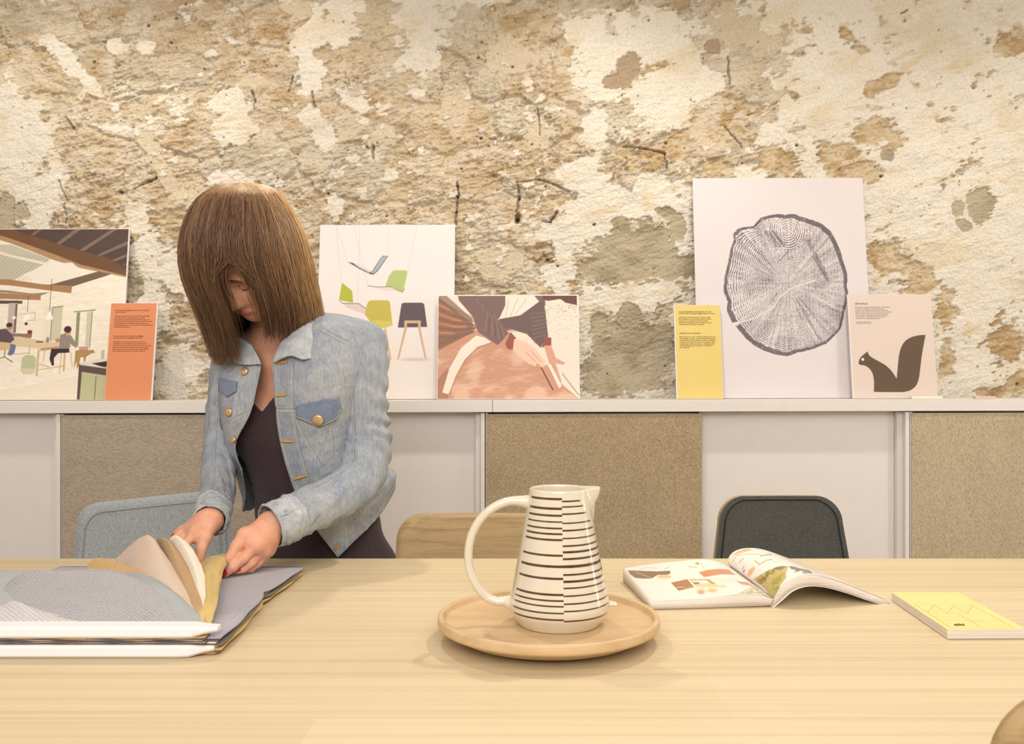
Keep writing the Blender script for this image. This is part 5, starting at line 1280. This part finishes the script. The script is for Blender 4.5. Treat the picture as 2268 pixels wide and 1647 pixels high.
blob(hd(.0845, -.068), AX, (.023, .0105, .0065), 'lips', M_lip)
for s in (-1, 1):
    blob(hd(.070, -.006, s * .031), AX, (.0115, .0115, .0115), 'eyelid', M_skin)
    MB().tube([hd(.080 - .35 * abs(q) , -.0135 + 3 * q * q, s * .031 + q) for q in np.linspace(-.0115, .0115, 9)], .0009, 5).build('eyelash', flat_mat('lash_brown', (60, 42, 34), .8), per, True)
    blob(hd(.085, .016, s * .030), AX, (.019, .003, .0028), 'eyebrow', flat_mat('eyebrow_brown', (92, 66, 48), .8))

# dark top, trousers
M_top = fabric_mat('plum_black_jersey', (60, 46, 50), (80, 62, 66), scale=500, big=.1, bmp=.25)
M_pant = fabric_mat('plum_black_twill', (52, 42, 46), (72, 58, 62), scale=600, big=.1, bmp=.25)
pv = P(572, 914, 1.83); s0 = (pv - HIP) @ Ld
def top_sdf(p):
    q = p - HIP.astype(np.float32); l = q @ Ld; f = q @ Fd
    cut = (p[:, 2] - (pv[2] + 1.0 * np.abs(l - s0) + 2.0 * np.clip(.0 - f, 0, 1))) * .7
    fold = .0022 * np.sin((q @ Up) * 60 + l * 40) * np.clip(1 - (q @ Up) / (TL_ * .6), 0, 1)
    return np.maximum(np.maximum(trunk(p, .0065) + fold, cut), np.maximum(p[:, 2] - 1.22, .80 - p[:, 2]))
v, f = surface_nets(top_sdf, (-.72, 1.66, .74), (-.17, 2.14, 1.26), .0045); mk('top', relax(v, f, 2), f, M_top, per, True, label='dark V-neck top')
def pant_sdf(p):
    z = p[:, 2]; d = smin(torso(p, .011), legs_sdf(p, .012), .03)
    wr = .0025 * np.sin(p[:, 2] * 70 + p[:, 0] * 25) * np.clip((z - .6) / .2, 0, 1)
    return np.maximum(d + wr, np.maximum(z - .865, .09 - z))
v, f = surface_nets(pant_sdf, (-.68, 1.70, .06), (-.12, 2.24, .90), .0065); pants = mk('trousers', relax(v, f, 2), f, M_pant, per, True, label='dark trousers')
bv = BVHTree.FromPolygons([tuple(x) for x in v], [tuple(int(i) for i in q) for q in f])
def caster(bvh, off, approx=1.85):
    O = Vector((0, 0, CAMZ))
    def g(p):
        pts, nn = [], []
        for px, py in p:
            d = Vector(P(px, py, 1.0)) - O; d.normalize(); h_ = bvh.ray_cast(O, d, 6)
            if h_[0] is None:
                q = Vector(P(px, py, approx)); h_ = bvh.find_nearest(q)
            n_ = h_[1]; n_ = n_ if n_.dot(d) < 0 else -n_
            pts.append(h_[0]); nn.append(n_)
        return np.array([tuple(x) for x in pts]), np.array([tuple(x) for x in nn])
    return g
# ------ denim
m, t, b = nt('faded_denim')
v_ = coord(t)
big = noise(t, v_, 9, 5, .6, .5); med = noise(t, v_, 40, 5, .65); tw = noise(t, coord(t, (1, 1, 1)), 520, 3, .8); slub = noise(t, coord(t, (1, 1, .10)), 300, 3, .6)
c_ = ramp(t, big, [(.30, L(92, 108, 138)), (.5, L(140, 150, 165)), (.68, L(190, 191, 187))])
c_ = mixn(t, .45, c_, ramp(t, med, [(.34, L(104, 120, 146)), (.66, L(186, 188, 184))]))
c_ = mixn(t, .30, c_, ramp(t, tw, [(.35, L(96, 110, 136)), (.65, L(214, 214, 208))])); c_ = mixn(t, .22, c_, ramp(t, slub, [(.35, L(110, 124, 146)), (.65, L(206, 206, 200))]))
lk(t, c_, b.inputs['Base Color']); b.inputs['Roughness'].default_value = .9; b.inputs['Specular IOR Level'].default_value = .15; bump(t, b, tw, .4, .0006, None)
M_den = m
m, t, b = nt('denim_lighter'); v_ = coord(t); med = noise(t, v_, 50, 5, .65); tw = noise(t, v_, 520, 3, .8)
c_ = mixn(t, .4, ramp(t, med, [(.34, L(150, 160, 174)), (.66, L(206, 206, 200))]), ramp(t, tw, [(.35, L(120, 132, 152)), (.65, L(222, 222, 214))])); lk(t, c_, b.inputs['Base Color']); b.inputs['Roughness'].default_value = .9; bump(t, b, tw, .4, .0006); M_denl = m
M_dend = fabric_mat('dark_denim', (96, 110, 138), (142, 152, 168), scale=500, big=.2, bmp=.3)
M_thr = flat_mat('pale_thread', (206, 200, 180), .8, .2, .05); M_gold = flat_mat('mustard_thread', (200, 160, 80), .8, .2, .05)
M_but = flat_mat('copper_button', (226, 186, 140), .28, .6, .02, metal=.75)
R_ = [
 [(640, 735, 1.775), (668, 712, 1.785), (700, 692, 1.82), (712, 690, 1.88), (690, 690, 1.95), (640, 690, 1.99), (585, 700, 1.99), (545, 722, 1.955), (535, 742, 1.91), (545, 752, 1.87), (552, 765, 1.845)],
 [(606, 790, 1.760), (660, 765, 1.745), (730, 722, 1.765), (800, 722, 1.84), (765, 705, 1.965), (660, 700, 2.03), (560, 715, 2.03), (505, 750, 1.99), (496, 785, 1.92), (535, 790, 1.855), (576, 800, 1.812)],
 [(606, 845, 1.760), (665, 835, 1.735), (740, 810, 1.742), (812, 800, 1.845), (780, 790, 1.98), (670, 790, 2.055), (560, 800, 2.05), (494, 820, 1.995), (484, 840, 1.875), (518, 848, 1.825), (570, 850, 1.800)],
 [(610, 905, 1.765), (670, 900, 1.740), (745, 890, 1.748), (800, 880, 1.85), (775, 870, 1.99), (680, 870, 2.065), (570, 880, 2.06), (496, 890, 2.0), (486, 905, 1.865), (512, 912, 1.812), (555, 912, 1.800)],
 [(620, 980, 1.780), (680, 975, 1.762), (752, 968, 1.775), (800, 960, 1.865), (790, 950, 1.99), (700, 950, 2.07), (590, 955, 2.065), (512, 965, 2.01), (500, 980, 1.93), (500, 985, 1.865), (520, 985, 1.820)],
 [(648, 1075, 1.795), (710, 1065, 1.785), (775, 1050, 1.805), (838, 1035, 1.90), (838, 1020, 2.01), (740, 1015, 2.085), (630, 1025, 2.08), (550, 1040, 2.03), (530, 1050, 1.96), (522, 1050, 1.895), (534, 1045, 1.850)],
 [(692, 1160, 1.815), (745, 1140, 1.815), (800, 1110, 1.84), (862, 1070, 1.93), (866, 1040, 2.03), (770, 1045, 2.10), (660, 1060, 2.095), (575, 1085, 2.045), (548, 1100, 1.99), (536, 1100, 1.935), (541, 1095, 1.900)],
 [(748, 1234, 1.835), (778, 1205, 1.845), (815, 1170, 1.875), (856, 1115, 1.955), (871, 1062, 2.045), (780, 1072, 2.115), (675, 1090, 2.11), (590, 1112, 2.06), (552, 1128, 2.005), (538, 1132, 1.95), (537, 1132, 1.920)]]
BK = {3: .022, 4: .040, 5: .022, 6: .015}
JC = np.array([[P(q[0] + (({1: 44, 2: 42}.get(i, 26)) if j == 3 and 0 < i < 5 else 0), q[1], q[2] + (BK.get(j, 0) if 0 < i < 6 else 0)) for j, q in enumerate(r)] for i, r in enumerate(R_)])
def jres(nv, nu):
    G = surf(JC, nv, nu); N = normals(G); cen = G[:, :].mean(1, keepdims=True)
    s_ = np.sign(((G - cen) * N).sum(-1)).mean(); N = N * (1 if s_ > 0 else -1)
    return G, N
G, N = jres(230, 420); nv, nu = 230, 420
Uu, Vv_ = np.meshgrid(np.linspace(0, 1, nu), np.linspace(0, 1, nv))
edgew = np.minimum(sst(0, .03, Uu), sst(1, .97, Uu)); wv = fbm(Uu * 9, Vv_ * 6, 4, 901) - .5
fold = .010 * wv * edgew + .0035 * (fbm(Uu * 30 + 8 * wv, Vv_ * 16 + 6 * wv, 3, 931) - .5)
pc = np.stack([CX + G[..., 0] * F / G[..., 1], CY - (G[..., 2] - CAMZ) * F / G[..., 1]], -1)
front = (Uu < .40)
def groove(pts, w, d):
    r = np.zeros(Uu.shape)
    for (x1, y1), (x2, y2) in zip(pts[:-1], pts[1:]):
        dx, dy = x2 - x1, y2 - y1; tt = np.clip(((pc[..., 0] - x1) * dx + (pc[..., 1] - y1) * dy) / (dx * dx + dy * dy), 0, 1)
        r = np.maximum(r, np.exp(-(np.hypot(pc[..., 0] - x1 - tt * dx, pc[..., 1] - y1 - tt * dy) / w) ** 2))
    return -d * r
gr = groove([(604, 905), (650, 906), (700, 896), (750, 882)], 3.5, .0022) + groove([(646, 800), (648, 900), (660, 985), (686, 1070), (725, 1150)], 3, .0018) + groove([(658, 931), (683, 982), (715, 1035)], 3, .0018) + groove([(733, 945), (742, 1001)], 3, .0018) + groove([(708, 722), (772, 757)], 3.5, .002)
fold = fold + gr * front
G = G + N * fold[..., None]
sg = 1 if (normals(G) * N).sum() > 0 else -1
jk = sheet('jacket_body', G, .0028, M_den, per, sign=sg, label='faded blue denim jacket body')
jb = BVHTree.FromPolygons([tuple(x) for x in G.reshape(-1, 3)], [tuple(int(i) for i in q) for q in grid_faces(nv, nu)])
jcast = caster(jb, 0)
def sub(name, *a, **k): pass
def seam(lines, w=.0006, mat=None, name='stitching', off=.0008, bvh=None, parent=None):
    mb = MB()
    for pts in lines:
        q = crv(pts, 8) if len(pts) > 2 else np.array(dens(pts, 6, False)); pp, nn_ = (bvh or jcast)(q)
        mb.tube(list(pp + nn_ * off), w, 5)
    return mb.build(name, mat or M_thr, parent or jk, True)
ORG[jk.name] = ORG[per.name]
seam([[(604, 901), (650, 902), (700, 892), (749, 878)]]); seam([[(604, 910), (650, 911), (700, 901), (751, 887)]])
seam([[(612, 800), (613, 850), (616, 910), (626, 980), (654, 1070), (698, 1160), (748, 1225)]]); seam([[(646, 806), (648, 900), (660, 985), (686, 1068)]])
seam([[(655, 931), (680, 982), (712, 1036)]]); seam([[(664, 931), (689, 982), (720, 1030)]]); seam([[(731, 948), (738, 1001)]]); seam([[(739, 946), (746, 998)]])
seam([[(708, 719), (771, 753)]]); seam([[(706, 728), (767, 762)]])
seam([[(722, 1200), (760, 1172), (800, 1140), (838, 1098)]]); seam([[(568, 806), (566, 850), (550, 912), (522, 975)]])
seam([[(788, 1150), (770, 1120)], [(800, 1140), (782, 1108)]], name='stitching')
pf = plate('pocket_flap', dens([(656, 899), (748, 879), (754, 905), (740, 930), (708, 944), (684, 934), (659, 924)], 5), 6, lambda p: sum([jcast(p)[0], jcast(p)[1] * .0042]), lambda p: jcast(p)[1], .0032, M_dend, jk, label='dark blue pocket flap')
plate('pocket_flap', dens([(487, 838), (527, 846), (524, 868), (505, 880), (488, 866)], 4), 5, lambda p: sum([jcast(p)[0], jcast(p)[1] * .004]), lambda p: jcast(p)[1], .003, M_dend, jk, label='dark blue pocket flap')
seam([[(660, 921), (685, 931), (708, 940), (738, 927), (751, 905)]], off=.0048)
for x, y, w_, h_, a in ((623, 802, 15, 2.6, -8), (623, 875, 15, 2.6, -5), (637, 977, 15, 2.6, 0), (665, 1057, 16, 2.8, -18), (746, 1211, 9, 2.8, -60)):
    o_ = [(x + w_ * math.cos(q) * math.cos(math.radians(a)) - h_ * math.sin(q) * math.sin(math.radians(a)), y + w_ * math.cos(q) * math.sin(math.radians(a)) + h_ * math.sin(q) * math.cos(math.radians(a))) for q in np.linspace(0, 2 * math.pi, 20, endpoint=False)]
    plate('buttonhole', o_, 20, lambda p: sum([jcast(p)[0], jcast(p)[1] * .0022]), lambda p: jcast(p)[1], .0015, M_gold, jk, label='mustard stitched buttonhole')
for x, y, r in ((706, 928, .0108), (544, 823, .0085), (509, 912, .0085), (520, 974, .007)):
    pp, nn_ = jcast([(x, y)]); n_ = unit(nn_[0] + np.array([0, -.6, .1])); a_ = unit(np.cross(n_, [0, 0, 1])); b_ = np.cross(n_, a_); base_ = pp[0] + n_ * (.004 if x > 700 else .0015)
    prf = [(.0001, .0052), (r * .6, .0050), (r * .85, .0044), (r, .0028), (r * .96, .0012), (r * .4, 0), (.0001, 0)]
    vs_ = [base_ + n_ * h_ + a_ * q * math.cos(w_) + b_ * q * math.sin(w_) for q, h_ in prf for w_ in np.linspace(0, 2 * math.pi, 24, endpoint=False)]
    mk('button', vs_, grid_faces(len(prf), 24, True), M_but, jk, True, label='copper coloured button')
# sleeves
def sleeve(pts, rad, name, seed, nL=170, nR=90, wr=(.45, .0055), mat=None, lab=None, flat_=1):
    c = cr1(np.array([P(*q) for q in pts]), np.linspace(0, 1, nL)); r = cr1(np.array(rad)[:, None], np.linspace(0, 1, nL))[:, 0]
    T = np.gradient(c, axis=0); T /= np.linalg.norm(T, axis=1, keepdims=True); up = np.array([0, -1., .2]); G = np.zeros((nL, nR, 3))
    ph = np.linspace(0, 2 * math.pi, nR); s = np.linspace(0, 1, nL)
    for i in range(nL):
        a = up - T[i] * (up @ T[i]); a /= np.linalg.norm(a); up = a; b_ = np.cross(T[i], a)
        x = s[i]
        n1 = fbm(np.cos(ph) * 2 + x * 9, np.sin(ph) * 2 + x * 5, 3, seed) - .5
        el = math.exp(-((x - wr[0]) / .14) ** 2)
        fo = np.sin(x * 95 + 2.2 * np.cos(ph - 1) + 5 * n1) * (.0016 + wr[1] * el * .5) * (.6 + .5 * np.cos(ph + 2.6)) + n1 * .012
        fo = fo * float(sst(1, .93, np.array(x)))
        rr_ = r[i] + fo
        G[i] = c[i] + rr_[:, None] * (np.cos(ph)[:, None] * a + np.sin(ph)[:, None] * b_)
    G[:, -1] = G[:, 0]
    N_ = normals(G); sg_ = 1 if ((G - c[:, None]) * N_).sum() > 0 else -1
    return sheet(name, G, .0024, mat or M_den, per, sign=sg_, label=lab), G
sl, GL = sleeve([(745, 745, 1.90), (778, 762, 1.862), (800, 800, 1.838), (806, 870, 1.828), (809, 940, 1.826), (812, 1000, 1.815), (795, 1060, 1.785), (735, 1105, 1.735), (662, 1136, 1.680), (620, 1157, 1.652)],
    [.036, .050, .0535, .0475, .0465, .0475, .0455, .0425, .0395, .0375], 'sleeve', 41, lab='left sleeve')
sr, GR = sleeve([(560, 760, 1.97), (530, 785, 1.965), (512, 830, 1.955), (500, 900, 1.935), (490, 970, 1.905), (486, 1030, 1.865), (482, 1085, 1.790), (474, 1125, 1.710), (470, 1138, 1.685)],
    [.034, .043, .044, .0385, .034, .033, .0305, .0285, .028], 'sleeve', 61, lab='right sleeve')
def cuff(pts, rad, lab, o=None):
    o, G_ = sleeve(pts, rad, 'cuff', 77, 24, 80, (.5, .0), M_denl, lab); return o
c1 = cuff([(655, 1140, 1.675), (640, 1147, 1.665), (612, 1160, 1.648), (599, 1166, 1.640)], [.0405, .0412, .0400, .0392], 'left cuff, paler denim')
c2 = cuff([(475, 1118, 1.725), (473, 1128, 1.705), (469, 1146, 1.675), (467, 1152, 1.665)], [.0305, .0308, .030, .0295], 'right cuff, paler denim')
# collar leaves
lc = [(606, 800), (612, 770), (628, 748), (650, 733), (680, 708), (702, 690), (714, 700), (708, 745), (697, 790), (686, 797), (660, 790), (636, 786), (620, 790)]
def collar(out, lift, name, lab):
    def g(p):
        a, n_ = jcast(p); return a + n_ * lift(p)[:, None]
    return plate(name, dens(out, 6), 7, g, lambda p: jcast(p)[1], .004, M_denl, jk, label=lab)
def cleaf(rows, lab):
    G_ = surf(np.array([[P(*q) for q in r] for r in rows]), 40, 50); n_ = normals(G_); return sheet('collar', G_, .0035, M_denl, jk, sign=1 if n_[20, 25, 1] < 0 else -1, label=lab)
cleaf([[(624, 762, 1.768), (648, 735, 1.765), (678, 708, 1.775), (704, 688, 1.812)], [(612, 782, 1.748), (645, 762, 1.736), (682, 748, 1.738), (714, 738, 1.778)], [(604, 802, 1.744), (640, 787, 1.727), (670, 795, 1.722), (698, 791, 1.738)]], 'left collar leaf')
cleaf([[(500, 752, 1.90), (530, 748, 1.86), (556, 764, 1.825)], [(496, 775, 1.885), (530, 780, 1.838), (568, 785, 1.806)], [(502, 797, 1.875), (535, 807, 1.828), (577, 806, 1.798)]], 'right collar leaf')
ccb = BVHTree.FromPolygons([tuple(x) for x in GL.reshape(-1, 3)], [tuple(int(i) for i in q) for q in grid_faces(*GL.shape[:2])]); lcast = caster(ccb, 0)
seam([[(760, 765), (752, 800), (750, 850), (752, 905), (757, 950), (762, 1000)]], .0011, bvh=lcast, parent=sl) if False else None

# ------ hair
LV = [  # y, xl, xr, centre depth, depth radius
 (405, 516, 556, 1.775, .014, .016), (415, 476, 598, 1.775, .056, .075), (442, 436, 630, 1.776, .088, .112), (500, 408, 662, 1.780, .118, .150), (560, 400, 682, 1.788, .128, .172), (620, 412, 694, 1.80, .124, .182), (680, 438, 706, 1.820, .108, .178), (735, 458, 710, 1.845, .088, .165), (800, 478, 692, 1.862, .070, .150)]
LV = np.array(LV, float)
def hair_pt(s, phi, k=1.0):
    """s 0..1 down the strand, phi round the head (pi/2 = towards the camera)"""
    y, xl, xr, Dc, rd, rb = np.moveaxis(cr1(LV, np.asarray(s)), -1, 0)
    xc, hw = (xl + xr) / 2, (xr - xl) / 2
    rd = np.where(np.sin(phi) < 0, rb, rd); return xc + np.cos(phi) * hw * k, y, Dc - np.sin(phi) * rd * k
rng = np.random.RandomState(12)
M_hair = attr_mat('brown_hair', .48, .35, .10, 220); M_hair.node_tree.nodes['Principled BSDF'].inputs['Anisotropic'].default_value = .6
ns = 15; HV = []; HF = []; HCc = []; vn0 = 0
sg_ = np.linspace(0, 1, ns)
NST = 17000
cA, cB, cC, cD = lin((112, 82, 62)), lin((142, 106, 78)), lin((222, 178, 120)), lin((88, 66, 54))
for i in range(NST):
    phi = rng.uniform(0, 2 * math.pi); k = 1 + .03 * math.sin(phi * 9) - abs(rng.normal(0, .05)) * (1 if rng.rand() < .75 else 2.2)
    front = math.sin(phi)
    ang = math.degrees(phi); cl = (i % 60) / 60. * 6.28
    send = min(1.0, rng.normal(.93, .06)) if not (60 < ang < 125) else rng.uniform(.62, .92)
    s = sg_ * send
    ph0 = phi + .10 * math.sin(i * 1.7) * s + .05 * np.sin(s * 7 + i)
    # part the front curtain round the lower face
    gapc = math.radians(105); dlt = ph0 - gapc; sg0 = 1.0 if phi > gapc else -1.0; part = sst(.51, .64, s) * (front > 0)
    push = np.where(np.abs(dlt) < .40, sg0 * (.40 - sg0 * dlt) * .9, 0) * part * sst(1.0, .90, s * 1.0 + 0.0 * s + .02)
    if i % 23 == 0: push = push * .45
    ph1 = ph0 + push
    x, y, D = hair_pt(s, ph1, k)
    cl = (i % 60) / 60. * 6.28
    x = x + (5.0 * np.sin(s * 5 + cl) + 9 * math.sin(cl * 3 + 1)) * s ** 1.5 + rng.normal(0, 1.2); y = y + 10 * math.sin(cl * 2) * s ** 3; D = D + .006 * np.sin(s * 5 + cl * 2) * s
    pts = np.stack([(x - CX) * D / F, D, CAMZ - (y - CY) * D / F], -1)
    T = np.gradient(pts, axis=0); T /= np.linalg.norm(T, axis=1, keepdims=True) + 1e-9
    vw = pts - np.array([0, 0, CAMZ]); sd = np.cross(T, vw); sd /= np.linalg.norm(sd, axis=1, keepdims=True) + 1e-9
    od = np.cross(sd, T)
    w = (rng.uniform(.0005, .0012)) * np.sqrt(np.clip(1.02 - s / send, 0.02, 1)) * np.clip(s * 14 + .35, 0, 1)
    tri = np.stack([pts + sd * w[:, None], pts - sd * w[:, None], pts - od * w[:, None] * .8], 1)
    HV.append(tri.reshape(-1, 3))
    lt = rng.rand(); gold_sheen = np.clip(.12 + .30 * (.5 + .5 * math.sin(cl * 4 + phi * 3)) + .55 * max(0, math.cos(phi)) * 1.0 + .35 * (rng.rand() - .5) + 1.0 * np.clip(.22 - s, 0, 1) * 3.6 - .5 * max(0, front) * (s > .2), 0, 1)  # crown and right-edge sheen and front shade painted in, over random golden strands
    c = cA[None] * (1 - gold_sheen[:, None]) + cC[None] * gold_sheen[:, None] if lt > .25 else cB[None] * (1 - gold_sheen[:, None] * .4) + cC[None] * gold_sheen[:, None] * .4
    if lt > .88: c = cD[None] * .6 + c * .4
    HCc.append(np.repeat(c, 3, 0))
    a = np.arange(ns - 1)[:, None] * 3; j = np.arange(3)[None]; jn = (j + 1) % 3
    HF.append((np.stack([a + j, a + jn, a + 3 + jn, a + 3 + j], -1).reshape(-1, 4)) + vn0); vn0 += ns * 3
# under-layer that closes the scalp and the back of the head
nph, nss = 120, 46; ph = np.linspace(math.radians(152), math.radians(422), nph); ss_ = np.linspace(0, .90, nss)
S_, PH = np.meshgrid(ss_, ph, indexing='ij'); x, y, D = hair_pt(S_.ravel(), PH.ravel(), .86)
cap = np.stack([(x - CX) * D / F, D, CAMZ - (y - CY) * D / F], -1); HV.append(cap); HF.append(grid_faces(nss, nph) + vn0); HCc.append(np.tile(cD * .8 + cA * .2, (len(cap), 1))); vn0 += len(cap)
ph = np.linspace(0, 2 * math.pi, nph); S_, PH = np.meshgrid(np.linspace(0, .56, 24), ph, indexing='ij'); x, y, D = hair_pt(S_.ravel(), PH.ravel(), .88)
cap = np.stack([(x - CX) * D / F, D, CAMZ - (y - CY) * D / F], -1); HV.append(cap); HF.append(grid_faces(24, nph) + vn0); HCc.append(np.tile(cA * .7 + cD * .3, (len(cap), 1)))
mk('hair', np.concatenate(HV), np.concatenate(HF), M_hair, per, True, col=np.concatenate(HCc), label='straight brown hair with golden streaks and painted crown sheen')
